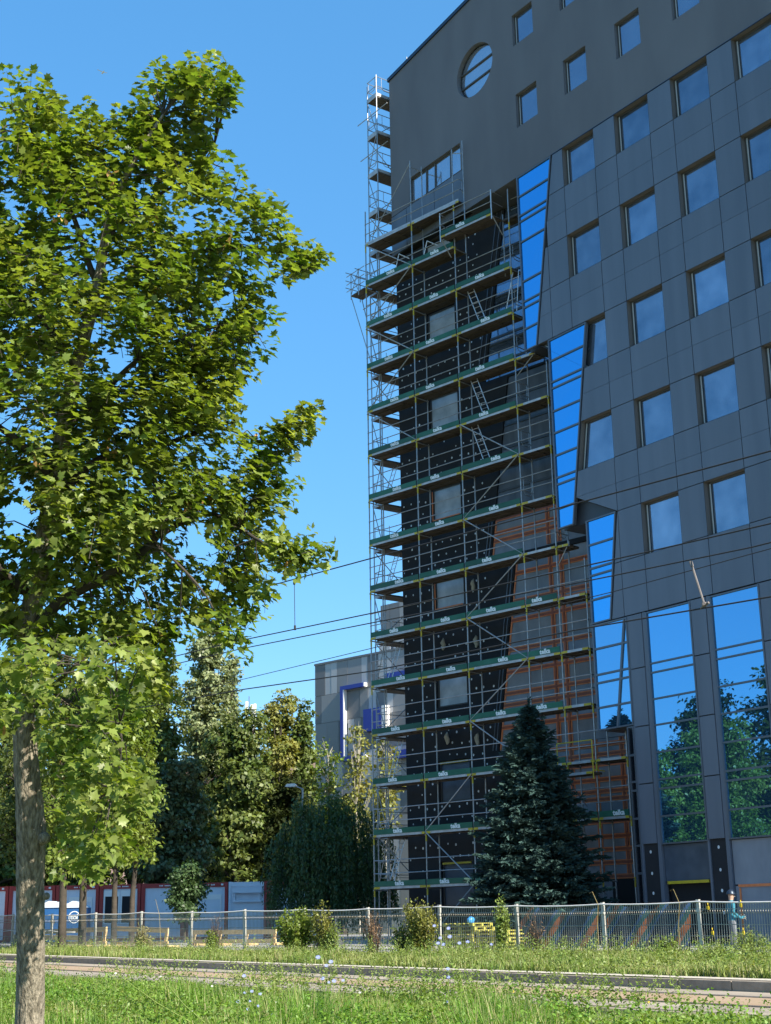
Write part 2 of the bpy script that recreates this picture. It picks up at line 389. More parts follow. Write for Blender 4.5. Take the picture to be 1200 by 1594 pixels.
# ---- clad facade: panels, windows, glass strips
WB = [27.40, 23.52, 19.68, 15.85, 12.04]; WT = [29.06, 25.30, 21.47, 17.68, 13.87]; MJ = [26.37, 22.55, 18.70, 14.89]
LX = [-35.56+2.852*i for i in range(9)]; WWD = 1.72
GAP = .014
def bound(z):     # slanted right edges of the glass strips
    if z > 21.46: return -36.20-(29.05-z)*.179
    if z > 13.90: return -34.82-(21.44-z)*.170
    return -33.93-(13.85-z)*.152
def panel(a, b, c, d, left=None):
    g0 = .005 if any(abs(c-m) < .01 for m in MJ) else GAP; g1 = .005 if any(abs(d-m) < .01 for m in MJ) else GAP
    """panel between x a..b, z c..d; left: clip by the slanted strip edge"""
    xa0 = xa1 = a+GAP
    if left:
        xa0, xa1 = bound(c+1e-3)+.07, bound(d-1e-3)+.07
    q = [(xa0, c+g0), (b-GAP, c+g0), (b-GAP, d-g1), (xa1, d-g1)]
    MB().prism(q, YF, YF+.04).build('cladding_panel', M['cladding'], bld)
def band_rows():
    rows = []
    for i in range(5):
        rows.append(('w', WB[i], WT[i]))
        if i < 4: rows.append(('s', MJ[i], WB[i])); rows.append(('s', WT[i+1], MJ[i]))
    rows.append(('s', 10.09, WB[4]))
    return rows
for kind, c, d in band_rows():
    for i, x in enumerate(LX):
        if x+WWD > XR: continue
        zt = (c+d)/2
        # pier to the right of this column
        nx = LX[i+1] if i+1 < len(LX) else XR
        if i > 0 or True:
            panel(x+WWD, nx, c, d)
        first = (i == 0)
        if kind == 'w':
            if first and zt < 21.46 and zt > 13.95: window([(bound(c)+.08, c), (x+WWD, c), (x+WWD, d), (bound(d)+.08, d)], YF, .24, M['reveal'], M['win_frame'], M['pane'], light=.06)
            elif first and zt < 13.95: pass
            else: window(rect(x, x+WWD, c, d), YF, .24, M['reveal'], M['win_frame'], M['pane'], light=.06)
        elif not first or zt > 21.46: panel(x, x+WWD, c, d)
        if first:
            if zt > 21.46:
                if bound(c) < -36.66-.2 or bound(d) < -36.66-.2:
                    panel(-36.66, x, c, d); 
                    if d <= 25.31: panel(0, -36.66, c, d, left=True)
                    elif bound(d) < -36.70: panel(0, -36.66, c, d, left=True)
                else: panel(0, x, c, d, left=True)
            elif zt > 13.95:
                if kind == 's': panel(0, x+WWD, c, d, left=True)
            else: panel(0, x+WWD+.001, c, d, left=True)
bb = MB()
def bq(z0, z1, xr=XR):
    e = 1e-3; bb.add([(bound(z0+e)+.02, YF+.055, z0), (xr, YF+.055, z0), (xr, YF+.055, z1), (bound(z1-e)+.02, YF+.055, z1)], [(0, 1, 2, 3)])
# backing strips between window rows, and behind piers in window rows
for kind, c, d in band_rows():
    if kind == 's': bq(c, d)
    else:
        for i, x in enumerate(LX):
            nx = LX[i+1] if i+1 < len(LX) else XR
            bb.add([(x+WWD, YF+.055, c), (nx, YF+.055, c), (nx, YF+.055, d), (x+WWD, YF+.055, d)], [(0, 1, 2, 3)])
        if (c+d)/2 > 21.46 or (c+d)/2 < 13.95: bq(c, d, LX[0] if c > 21 else LX[0]+WWD)
bb.build('panel_backing', M['backing'], bld)
cb = MB(); cb.box(-36.2, YF-.015, 29.062, XR, YF+.02, 29.092); cb.build('cladding_trim', M['flashing'], bld)

def glass_strip(xl, zt, zb, rtop, rbot, cuts, gm, depth=.03, name='glass_strip', bar=.035, edge=.06, slant=None):
    r = lambda z: rtop+(rbot-rtop)*(zt-z)/(zt-zb)
    fr = MB()
    fr.box(xl, YF-.02, zb, xl+edge, YF+.12, zt)
    fr.prism([(r(zb)-.0, zb), (r(zb)+edge, zb), (r(zt)+edge, zt), (r(zt), zt)], YF-.02, YF+.12)
    fr.prism([(xl+edge, zb), (r(zb), zb), (r(zb+.05), zb+.05), (xl+edge, zb+.05)], YF-.015, YF+.10)
    fr.prism([(xl+edge, zt-.05), (r(zt-.05), zt-.05), (r(zt), zt), (xl+edge, zt)], YF-.015, YF+.10)
    for z in cuts: fr.prism([(xl+edge, z-bar), (r(z-bar), z-bar), (r(z+bar), z+bar), (xl+edge, z+bar)], YF-.012, YF+.08)
    if slant: fr.prism([(slant[1]-.04, zb+.05), (slant[1]+.04, zb+.05), (slant[0]+.04, zt-.05), (slant[0]-.04, zt-.05)], YF-.014, YF+.08)
    o = fr.build(name, M['mullion'], bld)
    zz = [zb]+sorted(cuts)+[zt]
    for a, b in zip(zz[:-1], zz[1:]):
        p = MB(); e = random.Random(a*31+xl).uniform(-.0016, .0016)
        p.add([(xl, YF+depth+e, a), (r(a)+.02, YF+depth-e, a), (r(b)+.02, YF+depth-e*.5, b), (xl, YF+depth+e*1.5, b)], [(0, 1, 2, 3)]); p.build('pane', gm, o)
    return o
def pat(z): return [z-.88, z-1.74, z-2.00, z-2.90]
glass_strip(-38.28, 29.06, 21.47, -36.26, -37.61, pat(29.06-.02)+pat(25.29), M['strip_glass'])
glass_strip(-36.93, 21.44, 13.92, -34.88, -36.14, [20.57, 19.70, 19.45, 18.53, 17.66, 16.77, 15.90, 15.64, 14.71], M['strip_glass'])
glass_strip(-35.45, 13.89, 10.10, -33.99, -34.55, [12.96, 12.10, 11.84, 10.96], M['strip_glass'])
glass_strip(-35.45, 10.06, 6.36, -33.80, -33.80, [9.20, 8.29, 8.00, 7.14], M['big_glass'], slant=(-33.88, -34.50))
glass_strip(-34.06, 6.33, -.8, -33.80, -33.80, [5.37, 4.49, 4.20, 3.29, 2.42, 1.54], M['dark_glass'], edge=.045)
# big windows with piers
for i in range(7):
    xl = -32.80+2.852*i
    if xl+1.95 > XR: break
    glass_strip(xl-.06, 10.05, 2.40, xl+1.90, xl+1.90, [8.29, 7.98, 7.10, 6.24, 5.35, 4.47, 4.17, 3.29], M['big_glass'], name='tall_window', bar=.028)
    px0, px1 = xl-.86, xl-.24
    for a, b in ((8.23, 10.07), (6.28, 8.22), (4.39, 6.27), (2.45, 4.38)):
        MB().box(px0, YF-.02, a+.012, px1, YF+.03, b-.012).build('pier_panel', M['cladding'], bld)
    fr = MB(); fr.box(px0-.10, YF+.0, -.9, px0-.02, YF+.2, 10.07); fr.box(px1+.02, YF+.0, -.9, px1+.165, YF+.2, 10.07); fr.build('pier_frame', M['cladding'], bld)
    MB().box(px0-.02, YF+.05, -.9, px1+.02, YF+.3, 10.07).build('pier_backing', M['insulation'], bld)
    dm = MB()
    for z in (2.2, 1.52, .9, .25):
        for dx in ((.3,) if i else (.26,)):
            c = [(px0+dx+.045*math.cos(t*math.pi/4), YF+.044, z+.055*math.sin(t*math.pi/4)) for t in range(8)]; dm.add(c, [tuple(range(8))])
    o = dm.build('insulation_dowels', M['dowel'], bld); o["kind"] = 'stuff'
    # ground floor infill
    if i % 2 == 0:
        fr = MB(); fr.box(xl-.05, YF+.10, 1.25, xl+1.96, YF+.14, 2.38); fr.build('film_sheet', M['film_dark'], bld)
        MB().box(xl+.06, YF+.03, 1.16, xl+1.80, YF+.10, 1.25).build('yellow_beam', M['yellow'], bld)
        MB().box(xl-.05, YF+.30, -.9, xl+1.96, YF+.34, 1.24).build('dark_opening', M['void'], bld)
    else:
        MB().box(xl-.05, YF+.08, 1.06, xl+1.96, YF+.12, 2.38).build('cover_board', M['membrane'], bld)
        MB().box(xl-.05, YF+.09, -.9, xl+1.96, YF+.13, 1.02).build('cover_board', M['membrane'], bld)
        MB().box(xl+.08, YF+.06, .98, xl+1.96, YF+.085, 1.06).build('tape_line', M['tape'], bld)
        MB().box(xl+.10, YF+.06, -.9, xl+.16, YF+.085, .95).build('tape_line', M['tape'], bld)

# ---- angled wall: insulation, windows, membrane, tape
WZ = [(27.75, 29.40), (24.10, 25.70), (20.05, 21.75), (16.25, 17.66), (12.45, 13.68), (8.44, 10.16), (4.68, 6.30), (.70, 2.42)]
holes = [(2.45, 4.10, a, min(b, 29.0)) for a, b in WZ]
TEETH = [(29.02, 21.60, 7.10, 5.62), (21.50, 14.05, 6.87, 5.62), (13.85, 6.40, 6.87, 5.62)]
ins = MB(); SR = 11.72
LEFT = 5.60
for a, b, c, d in cells(holes, .68, LEFT, -.95, 29.02): ins.box(a, 0, c, b, .30, d)
for zt, zb, st, sb_ in TEETH:
    ins.prism([(LEFT, zb), (sb_-.02, zb), (st-.02, zt), (LEFT, zt)], 0, .30)
ins.box(LEFT, 0, 21.50, SR-.0, .30, 21.60); ins.box(LEFT, 0, 13.85, SR, .30, 14.05); ins.box(LEFT, 0, -.95, 8.0, .30, 6.40)
ins.build('insulation_wall', M['insulation'], bld, WXF)
# seams between boards
sm = MB()
for z in [1.1+1.0*k for k in range(28)]:
    sm.box(.69, -.004, z-.006, 2.40, .0, z+.006); sm.box(4.15, -.004, z-.006, 5.6, .0, z+.006)
sm.build('board_seams', M['void'], bld, WXF)["kind"] = 'stuff'
dm = MB(); rng = random.Random(4)
for zi in range(60):
    z = -.4+zi*.49
    for si in range(11):
        s = .86+si*.44+(zi % 2)*.2+rng.uniform(-.06, .06); zz = z+rng.uniform(-.08, .08)
        if s > 6.8 or rng.random() < .25: continue
        if any(h[0]-.12 < s < h[1]+.12 and h[2]-.12 < zz < h[3]+.12 for h in holes): continue
        lim = 99
        for zt, zb, st, sb_ in TEETH:
            if zb <= zz <= zt: lim = sb_+(st-sb_)*(zz-zb)/(zt-zb)
        if s > lim-.35 or zz > 28.8: continue
        rr = rng.uniform(.035, .055)
        dm.add([(s+rr*.85*math.cos(t*math.pi/4), -.012, zz+rr*math.sin(t*math.pi/4)) for t in range(8)], [tuple(range(8))])
o = dm.build('insulation_dowels', M['dowel'], bld, WXF); o["kind"] = 'stuff'
for k, h in enumerate(holes):
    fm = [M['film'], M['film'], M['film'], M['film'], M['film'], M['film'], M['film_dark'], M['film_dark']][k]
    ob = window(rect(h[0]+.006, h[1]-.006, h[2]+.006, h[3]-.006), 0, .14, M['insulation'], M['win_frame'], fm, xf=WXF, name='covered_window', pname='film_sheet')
    if k in (3, 4):
        t = MB(); t.box(h[0]+.02, .02, h[2]+.02, h[1]-.1, .04, h[2]+.07); t.box(h[0]+.02, .02, h[2]+.07, h[0]+.06, .04, h[3]-.1); t.build('tape_line', M['tape'], ob)
    if k in (6, 7):
        t = MB(); t.box(h[0]+.05, .02, h[3]-.12, h[1]-.1, .05, h[3]-.05); t.build('yellow_beam', M['yellow'], ob)
def slope_s(k, z):
    zt, zb, st, sb_ = TEETH[k]; return sb_+(st-sb_)*(z-zb)/(zt-zb)
def memb(k, z0, z1, s1, m, name='membrane', t=.06):
    MB().prism([(slope_s(k, z0), z0), (s1, z0), (s1, z1), (slope_s(k, z1), z1)], t, .30).build(name, m, bld, WXF)
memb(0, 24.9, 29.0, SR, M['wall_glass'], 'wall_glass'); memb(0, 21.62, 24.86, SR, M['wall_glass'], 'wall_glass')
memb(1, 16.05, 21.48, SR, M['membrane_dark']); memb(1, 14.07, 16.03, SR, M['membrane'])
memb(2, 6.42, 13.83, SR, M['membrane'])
MB().box(8.0, .05, -.95, SR, .30, 6.40).build('membrane', M['membrane'], bld, WXF)
MB().box(10.55, .03, -.95, SR-.06, .05, 1.52).build('dark_opening', M['void'], bld, WXF)
def mull(k, z, s1=None, tape=True, m=None):
    s0 = slope_s(k, z)+.03; s1 = s1 or 10.45
    MB().box(s0, .02, z-.045, s1, .07, z+.045).build('mullion_bar', m or M['tape_dark'], bld, WXF)
    if tape:
        jt = random.Random(z*9)
        for dz in (-.085, .055):
            t = MB(); e = jt.uniform(-.012, .012); t.prism([(s0, z+dz), (s1, z+dz+e), (s1, z+dz+.045+e), (s0, z+dz+.04)], .035, .065); t.build('tape_line', M['tape'], bld, WXF)
for z in (28.1, 27.25, 27.0, 26.1, 25.2, 24.3, 23.4, 23.15, 22.3): mull(0, z, SR, False, M['mullion_dark'])
for z in (20.6, 19.7, 19.45, 18.5, 17.65, 16.75): mull(1, z, SR, False, M['mullion_dark'])
for z in (15.60, 15.02, 14.72): mull(1, z)
for z in (13.22, 12.12, 11.86, 11.38, 10.24, 9.38, 8.56, 8.12, 7.28): mull(2, z)
def vtape(s, z0, z1, w=.05, tape=True):
    MB().box(s-w*.8, .012, z0, s+w*.8, .072, z1).build('mullion_post', M['tape_dark'], bld, WXF)
    for ds in (-.10, .058): MB().box(s+ds, .030, z0, s+ds+.042, .066, z1).build('tape_line', M['tape'], bld, WXF)
vtape(8.53, 6.45, 13.8); vtape(9.06, 3.0, 13.8); vtape(8.50, 14.1, 15.9); vtape(9.02, 14.1, 15.9)
for s, z0, z1 in ((7.25, 8.6, 9.4), (7.25, 9.45, 10.2)): MB().box(s, .032, z0, s+.05, .064, z1).build('tape_line', M['tape'], bld, WXF)
for k in (1, 2):
    z0, z1 = ((14.1, 15.55), (6.45, 13.8))[k-1]
    MB().prism([(slope_s(k, z0)+.02, z0), (slope_s(k, z0)+.09, z0), (slope_s(k, z1)+.09, z1), (slope_s(k, z1)+.02, z1)], .03, .058).build('tape_line', M['tape'], bld, WXF)
    for ds in (-.30, -.14): MB().prism([(slope_s(k, z0)+ds, z0), (slope_s(k, z0)+ds+.035, z0), (slope_s(k, z1)+ds+.035, z1), (slope_s(k, z1)+ds, z1)], -.03, 0).build('corner_trim', M['mullion'], bld, WXF)
for ds in (-.42, -.16): MB().prism([(slope_s(0, 21.7)+ds, 21.7), (slope_s(0, 21.7)+ds+.035, 21.7), (slope_s(0, 29)+ds+.035, 29), (slope_s(0, 29)+ds, 29)], -.03, 0).build('corner_trim', M['mullion'], bld, WXF)
vtape(10.15, 1.6, 6.4); vtape(11.3, 1.6, 6.4)
for z in (6.20, 5.85, 5.50, 4.95, 4.53, 4.26, 3.47, 2.95, 2.50, 2.05, 1.57):
    MB().box(8.1, .0, z-.04, 11.62, .05, z+.04).build('mullion_bar', M['tape_dark'], bld, WXF)
    for dz in (-.085, .045): MB().box(8.1, .012, z+dz, 11.62, .048, z+dz+.04).build('tape_line', M['tape'], bld, WXF)
MB().box(11.60, -.06, -.95, 11.70, .3, 6.4).build('edge_post', M['mullion'], bld, WXF)

# rooftop antenna
an = MB(); ap = aty(628, 100, YF+.4)
zb_ = roof(ap.x)-.02
an.tube([(0, 0, 0), (0, 0, 1.15)], .025); an.tube([(-.28, 0, .95), (.28, .1, .95)], .015); an.tube([(-.2, 0, .72), (.22, .1, .72)], .015); an.tube([(.35, 0, 0), (0, 0, .55)], .02)
for t in (-.2, -.07, .08, .2): an.tube([(t, 0, .8), (t, .05, 1.08)], .01, 4)
o = an.build('roof_antenna', M['steel'], None); o.location = (ap.x, YF+.6, zb_)
tag(o, 'small metal antenna standing on the roof edge above the scaffold', 'antenna')
# ------------------------------------------------------------------ facade scaffold
# local frame: x along the wall, y into the wall, z up
sca = empty('facade_scaffold', S0, TA, 'tall steel tube scaffold with green toe boards in front of the insulated corner', 'scaffold')
ST = [0.0, 2.86, 5.33, 8.30, 9.84, 11.10, 12.42]
def dz(k): return 1.5+2*k
DEND = {13: 5.33, 12: 8.3, 11: 8.3, 10: 8.3, 9: 9.84, 8: 9.84, 7: 9.84, 6: 9.84, 5: 11.10, 4: 11.10, 3: 11.10, 2: 12.42, 1: 12.42, 0: 12.42}
STOP = [31.2, 32.6, 32.1, 29.0, 20.9, 12.8, 6.7]
DW = .74                                       # outer to inner row
rs = random.Random(11)
for i, s in enumerate(ST):
    z0 = zg(S0.x+s)-.0
    for row, t in enumerate((0, DW)):
        if i == 6 and row == 0: pass
        zt = STOP[i]-(1.6 if row and i not in (1, 2) else 0)
        o = MB().tube([(s, t, z0), (s, t, zt)], .028, 8).build('standard', M['steel'], sca)
        # painted collars at the lift joints
        for k in range(-1, 15):
            zc = dz(k)
            if z0+.2 < zc < zt-.2 and row == 0: MB().tube([(s, t, zc-.36), (s, t, zc-.02)], .033, 8).build('yellow_collar', M['yellow'], o)
        bp = MB(); bp.box(s-.09, t-.09, z0-.01, s+.09, t+.09, z0+.02); bp.build('base_plate', M['steel_dark'], o)
# lettering shared by the toe boards
fc = bpy.data.curves.new('lettering', 'FONT'); fc.body = 'telka'; fc.size = .25; fc.align_x = 'CENTER'; fc.align_y = 'CENTER'; fc.extrude = .002; fc.offset = .009; fc.resolution_u = 2
fo = bpy.data.objects.new('tmp_text', fc); COL.objects.link(fo)
tme = bpy.data.meshes.new_from_object(fo.evaluated_get(bpy.context.evaluated_depsgraph_get())); tme.materials.clear(); tme.materials.append(M['white_print'])
bpy.data.objects.remove(fo)
def toe(s0, s1, y, z, parent, letter=True, lx=None, jit=0, green=True, h=.205):
    tb = MB(); e = rs.uniform(-.006, .006)
    tb.box(s0+.04, y-.022, z+.02+e, s1-.04, y+.004, z+.02+h+e)
    o = tb.build('toe_board', M['toe_green'] if green else M['deck_edge'], parent)
    if letter:
        l = link_mesh('lettering', tme, None, o); l.matrix_local = Matrix.Translation((lx if lx is not None else (s0+s1)/2+rs.uniform(-.35, .35), y-.026, z+.02+h*.5)) @ Matrix.Rotation(math.pi/2, 4, 'X')
        if rs.random() < .5:
            MB().box(l.location.x-.02, y-.025, z+.035, l.location.x+.025, y-.0225, z+.065).build('red_mark', M['red_part'], o)
    return o
def deck(s0, s1, z, y0=-.03, y1=DW+.03, parent=None, planks=2, edge=True):
    parent = parent or sca
    wv = (y1-y0)/planks
    for q in range(planks):
        d = MB(); a = y0+q*wv+.008; b = y0+(q+1)*wv-.008; e = rs.uniform(-.008, .008)
        d.box(s0+.03, a, z-.05+e, s1-.03, b, z+.0+e)
        d.box(s0+.03, a, z-.085+e, s1-.03, a+.03, z-.05+e); d.box(s0+.03, b-.03, z-.085+e, s1-.03, b, z-.05+e)
        nb = max(2, int((s1-s0)/.8))
        for r_ in range(1, nb): d.box(s0+r_*(s1-s0)/nb-.03, a+.03, z-.078+e, s0+r_*(s1-s0)/nb+.03, b-.03, z-.05+e)
        d.build('deck_plank', M['deck_wood'], parent)
    if edge:
        ed = MB(); ed.box(s0+.05, y0-.02, z-.075, s1-.05, y0-.004, z+.015); o = ed.build('deck_edge', M['deck_edge'], parent)
        L = rs.uniform(.18, .36)
        for xa, xb in ((s0+.03, s0+L), (s1-L, s1-.03)): MB().box(xa, y0-.026, z-.07, xb, y0-.0205, z+.01).build('yellow_end', M['yellow'], o)
def rails(s0, s1, z, y=0.0, hs=(.52, 1.02), parent=None):
    for h in hs: MB().tube([(s0, y-.035, z+h), (s1, y-.035, z+h+rs.uniform(-.01, .01))], .019, 6).build('guard_rail', M['steel'], parent or sca)
def transom(s, z, parent=None, y1=DW):
    MB().tube([(s, -.06, z-.11), (s, y1+.05, z-.11)], .024, 6).build('transom', M['steel'], parent or sca)
def end_guard(s, z, y0=0, y1=DW, parent=None):
    g = MB()
    for h in (.55, 1.02): g.tube([(s, y0, z+h), (s, y1, z+h)], .018, 6)
    a, b = y0+.16, y1-.10
    g.tube([(s, a, z+1.02), (s, a, z+.52), (s, a+.09, z+.40), (s, b-.09, z+.40), (s, b, z+.52), (s, b, z+1.02)], .014, 6)
    g.build('end_guard', M['steel'], parent or sca)
for k in range(14):
    e = DEND[k]
    for i in range(len(ST)-1):
        a, b = ST[i], ST[i+1]
        if b > e+.01: break
        z = dz(k)
        if k <= 1 and 8.2 < a: 
            if k == 0: continue
        deck(a, b, z)
        green = not (i == 3 and k in (6, 7, 8, 9)) and not (i >= 4 and k != 1)
        if green: toe(a, b, -.045, z, sca, letter=True)
        rails(a, b, z)
    for i, s in enumerate(ST):
        if s <= e+.01: transom(s, dz(k))
    if k in (1, 2, 3, 4, 5, 6, 7, 8, 9, 10, 11, 12): end_guard(e, dz(k))
    if 3 <= k <= 9: end_guard(ST[3], dz(k)+.0) if e > 8.5 and k in (7, 8, 9) else None
# upper platforms: a pale one before the ribbon window, and a raised one beside it
for a, b in ((0, 2.86), (2.86, 5.7)):
    deck(a, b, 29.5); rails(a, b, 29.5)
    MB().box(a+.05, -.05, 29.50, b-.05, -.03, 29.60).build('toe_board', M['deck_edge'], sca)
MB().tube([(5.9, .05, 27.0), (5.9, .05, 32.3)], .026, 8).build('standard', M['steel'], sca)
MB().tube([(5.33, .0, 31.9), (5.9, .05, 31.7)], .02, 6).build('guard_rail', M['steel'], sca)
MB().tube([(2.86, .0, 32.3), (2.90, .74, 32.3)], .02, 6).build('guard_rail', M['steel'], sca)
MB().tube([(2.86, .0, 32.5), (.3, .2, 30.0)], .022, 6).build('diagonal_brace', M['steel'], sca)
end_guard(5.7, 29.5)
PZ, PY = 27.92, -.10
deck(4.95, 7.78, PZ, PY-.36, PY+.36); toe(4.95, 7.78, PY-.385, PZ, sca, lx=6.1); rails(4.95, 7.78, PZ, PY-.36)
for s in (4.95, 7.78):
    MB().tube([(s, PY-.36, PZ-.25), (s, PY-.36, PZ+1.08)], .026, 8).build('standard', M['alu'], sca)
    g = MB()
    for h in (.55, 1.02): g.tube([(s, PY-.36, PZ+h), (s, PY+.36, PZ+h)], .018, 6)
    g.build('end_guard', M['steel'], sca)
    MB().tube([(s, PY-.30, PZ-.10), (s, PY+.30, PZ-.75)], .022, 6).build('bracket_brace', M['steel'], sca)
MB().tube([(7.78, PY+.36, PZ-2.6), (7.78, PY+.36, PZ+.2)], .026, 8).build('standard', M['steel'], sca)
deck(7.78, 9.0, PZ-.1, .15, .72, edge=False); rails(7.9, 9.0, PZ, .72)
# small consoles at the right ends
for k, a, b in ((10, 8.3, 9.25), (6, 9.84, 10.4)):
    deck(a, b, dz(k), .05, .70); c = MB(); c.tube([(a, .05, dz(k)-.75), (b-.1, .05, dz(k)-.10)], .02, 6); c.tube([(b, .05, dz(k)-.1), (b, .05, dz(k)+.1)], .02, 6); c.build('bracket_brace', M['steel'], sca)
# hanging bracket platform low at the right
z = 5.02; deck(9.98, 11.5, z, -.75, -.2); 
g = MB(); 
for s in (9.98, 11.5): g.tube([(s, -.75, z-.25), (s, -.75, z+1.1)], .022, 6)
g.tube([(9.98, -.75, z+1.08), (11.5, -.75, z+1.08)], .022, 6); g.tube([(11.5, -.75, z+.05), (11.5, -.1, z+.05)], .022, 6)
g.build('bracket_guard', M['yellow'], sca)
c = MB(); c.tube([(10.1, -.5, z-.05), (10.6, .0, z-1.1)], .022, 6); c.tube([(10.6, -.7, z-.05), (10.6, .0, z-.05)], .022, 6); c.build('bracket_brace', M['steel_dark'], sca)
def brace(a, b): MB().tube([(a[0], -.05, a[1]), (b[0], -.05, b[1])], .024, 6).build('diagonal_brace', M['steel'], sca)
zz = [(5.33, 19.5), (8.3, 17.5), (5.33, 15.5), (8.3, 13.5), (5.33, 11.5), (8.3, 9.5), (5.33, 7.5), (8.3, 5.5)]
for p, q in zip(zz[:-1], zz[1:]): brace(p, q)
zz = [(0, 29.5), (2.86, 27.5), (0, 25.5), (2.86, 23.5), (0, 21.5), (2.86, 19.5)]
for p, q in zip(zz[:-1], zz[1:]): brace(p, q)
zz = [(5.33, 5.5), (2.86, 3.5), (5.33, 1.5), (2.86, -.55)]
for p, q in zip(zz[:-1], zz[1:]): brace(p, q)
# ladders between lifts
for k, s in ((11, 6.35), (8, 6.3), (9, 6.35)):
    z = dz(k); ld = MB(); top = (s-.75, .35, z+2.05); bot = (s, .35, z+.03)
    for off in (0, .34): ld.tube([(bot[0]+off, bot[1], bot[2]), (top[0]+off, top[1], top[2])], .02, 5)
    for r_ in range(1, 8):
        t = r_/8; x = bot[0]+(top[0]-bot[0])*t; ld.tube([(x, .35, bot[2]+(top[2]-bot[2])*t), (x+.34, .35, bot[2]+(top[2]-bot[2])*t)], .013, 4)
    ld.build('ladder', M['alu'], sca)
ld = MB()
for off in (0, .3): ld.tube([(7.65+off*2, .3, 21.6+2+.05), (8.15+off, .3, 25.4)], .02, 5)
for r_ in range(1, 6):
    t = r_/6; ld.tube([(7.65+.5*t, .3, 23.65+1.75*t), (8.25+.2*t, .3, 23.65+1.75*t)], .013, 4)
ld.build('ladder', M['alu'], sca)
# wall ties and props on the upper deck
tr = MB()
for s in (1.45, 3.15):
    for a, b in (((s, 27.55), (s+.33, 28.55)), ((s+.33, 28.55), (s+.95, 28.1))): tr.tube([(a[0], .3, a[1]), (b[0], .3, b[1])], .022, 5)
tr.build('loose_props', M['alu'], sca)
# rags and tie straps hanging at the wall
for s, z in ((4.75, 13.05), (4.8, 10.75), (3.05, 10.9), (4.7, 6.9), (3.1, 7.1)):
    rg = MB(); w_ = .16
    rr = random.Random(s*z); pts = [(s+rr.uniform(-.03, .03), 1.08+.03*math.cos(q*1.7), z+.30-q*.10) for q in range(6)]
    rg.tube(pts, [.015, .05+rr.random()*.04, .10, .07+rr.random()*.05, .08, .03], 7); rg.build('sacking_rag', M['bark_pale'], sca, smooth=True)

# ------------------------------------------------------------------ scaffold along the left side of the tower
sid = empty('side_scaffold', (0, 0, 0), 0, 'narrow steel scaffold tower climbing the left edge above the roof', 'scaffold')
SX0, SX1 = -47.98, -47.24
SY = [34.0, 36.3, 38.8]
for x in (SX0, SX1):
    for y in SY: MB().tube([(x, y, zg(x)), (x, y, 38.6 if x == SX1 else 38.35)], .026, 8).build('standard', M['steel'], sid)
for k in range(19):
    z = dz(k)
    for j in range(2):
        for q in range(2):
            a = SX0+q*.37+.01
            d = MB(); d.box(a, SY[j]+.02, z-.07, a+.35, SY[j+1]-.02, z-.0); d.build('deck_plank', M['deck_wood'], sid)
    e = MB(); e.box(SX0, SY[0]-.03, z-.09, SX1, SY[0]-.01, z+.03); e.build('deck_edge', M['deck_edge' if k > 14 else 'steel'], sid)
    if k > 13:
        e = MB(); e.box(SX1-.02, SY[0], z+.0, SX1+.01, SY[1], z+.15); e.build('toe_board', M['deck_edge'], sid)
        e = MB(); e.box(SX0+.02, SY[0]-.02, z+.03, SX1-.02, SY[0]+.005, z+.15); e.build('toe_board', M['deck_edge'], sid)
    for h in (.52, 1.02):
        MB().tube([(SX0, SY[0], z+h), (SX1, SY[0], z+h)], .018, 6).build('guard_rail', M['steel'], sid)
        MB().tube([(SX0, SY[0], z+h), (SX0, SY[2], z+h)], .018, 6).build('guard_rail', M['steel'], sid)
        if k > 13: MB().tube([(SX1, SY[0], z+h), (SX1, SY[2], z+h)], .018, 6).build('guard_rail', M['steel'], sid)
    g = MB(); g.tube([(SX0+.10, SY[0], z+1.02), (SX0+.10, SY[0], z+.5), (SX0+.2, SY[0], z+.38), (SX1-.2, SY[0], z+.38), (SX1-.1, SY[0], z+.5), (SX1-.1, SY[0], z+1.02)], .013, 6)
    g.tube([(SX1, SY[0]+.3, z+1.02), (SX1, SY[0]+.3, z+.5), (SX1, SY[0]+.42, z+.38), (SX1, SY[0]+.95, z+.38), (SX1, SY[0]+1.07, z+.5), (SX1, SY[0]+1.07, z+1.02)], .013, 6)
    g.build('hoop_guard', M['steel'], sid)
    if k < 18:
        a, b = ((SX1, SX0) if k % 2 else (SX0, SX1))
        MB().tube([(a, SY[0]-.03, z), (b, SY[0]-.03, z+2)], .02, 6).build('diagonal_brace', M['steel'], sid)
        MB().tube([(SX0-.02, SY[0 if k % 2 else 1], z), (SX0-.02, SY[1 if k % 2 else 0], z+2)], .02, 6).build('diagonal_brace', M['steel'], sid)
for z, l in ((36.6, .75), (34.6, .55), (27.0, .5)):
    MB().tube([(SX0-l, SY[0]-.05, z-.0), (SX1+.9, SY[0]-.05, z+.0)], .022, 6).build('tie_tube', M['steel'], sid)
# stair flights low in the tower
for k in range(0, 13, 2):
    z = dz(k); st = MB()
    for x in (SX0+.2, SX0+.5): st.tube([(x, SY[0]+.3, z), (x, SY[0]+1.0, z+2)], .018, 5)
    for r_ in range(1, 8): st.tube([(SX0+.2, SY[0]+.3+.7*r_/8, z+2*r_/8), (SX0+.5, SY[0]+.3+.7*r_/8, z+2*r_/8)], .012, 4)
    st.build('ladder', M['alu'], sid)
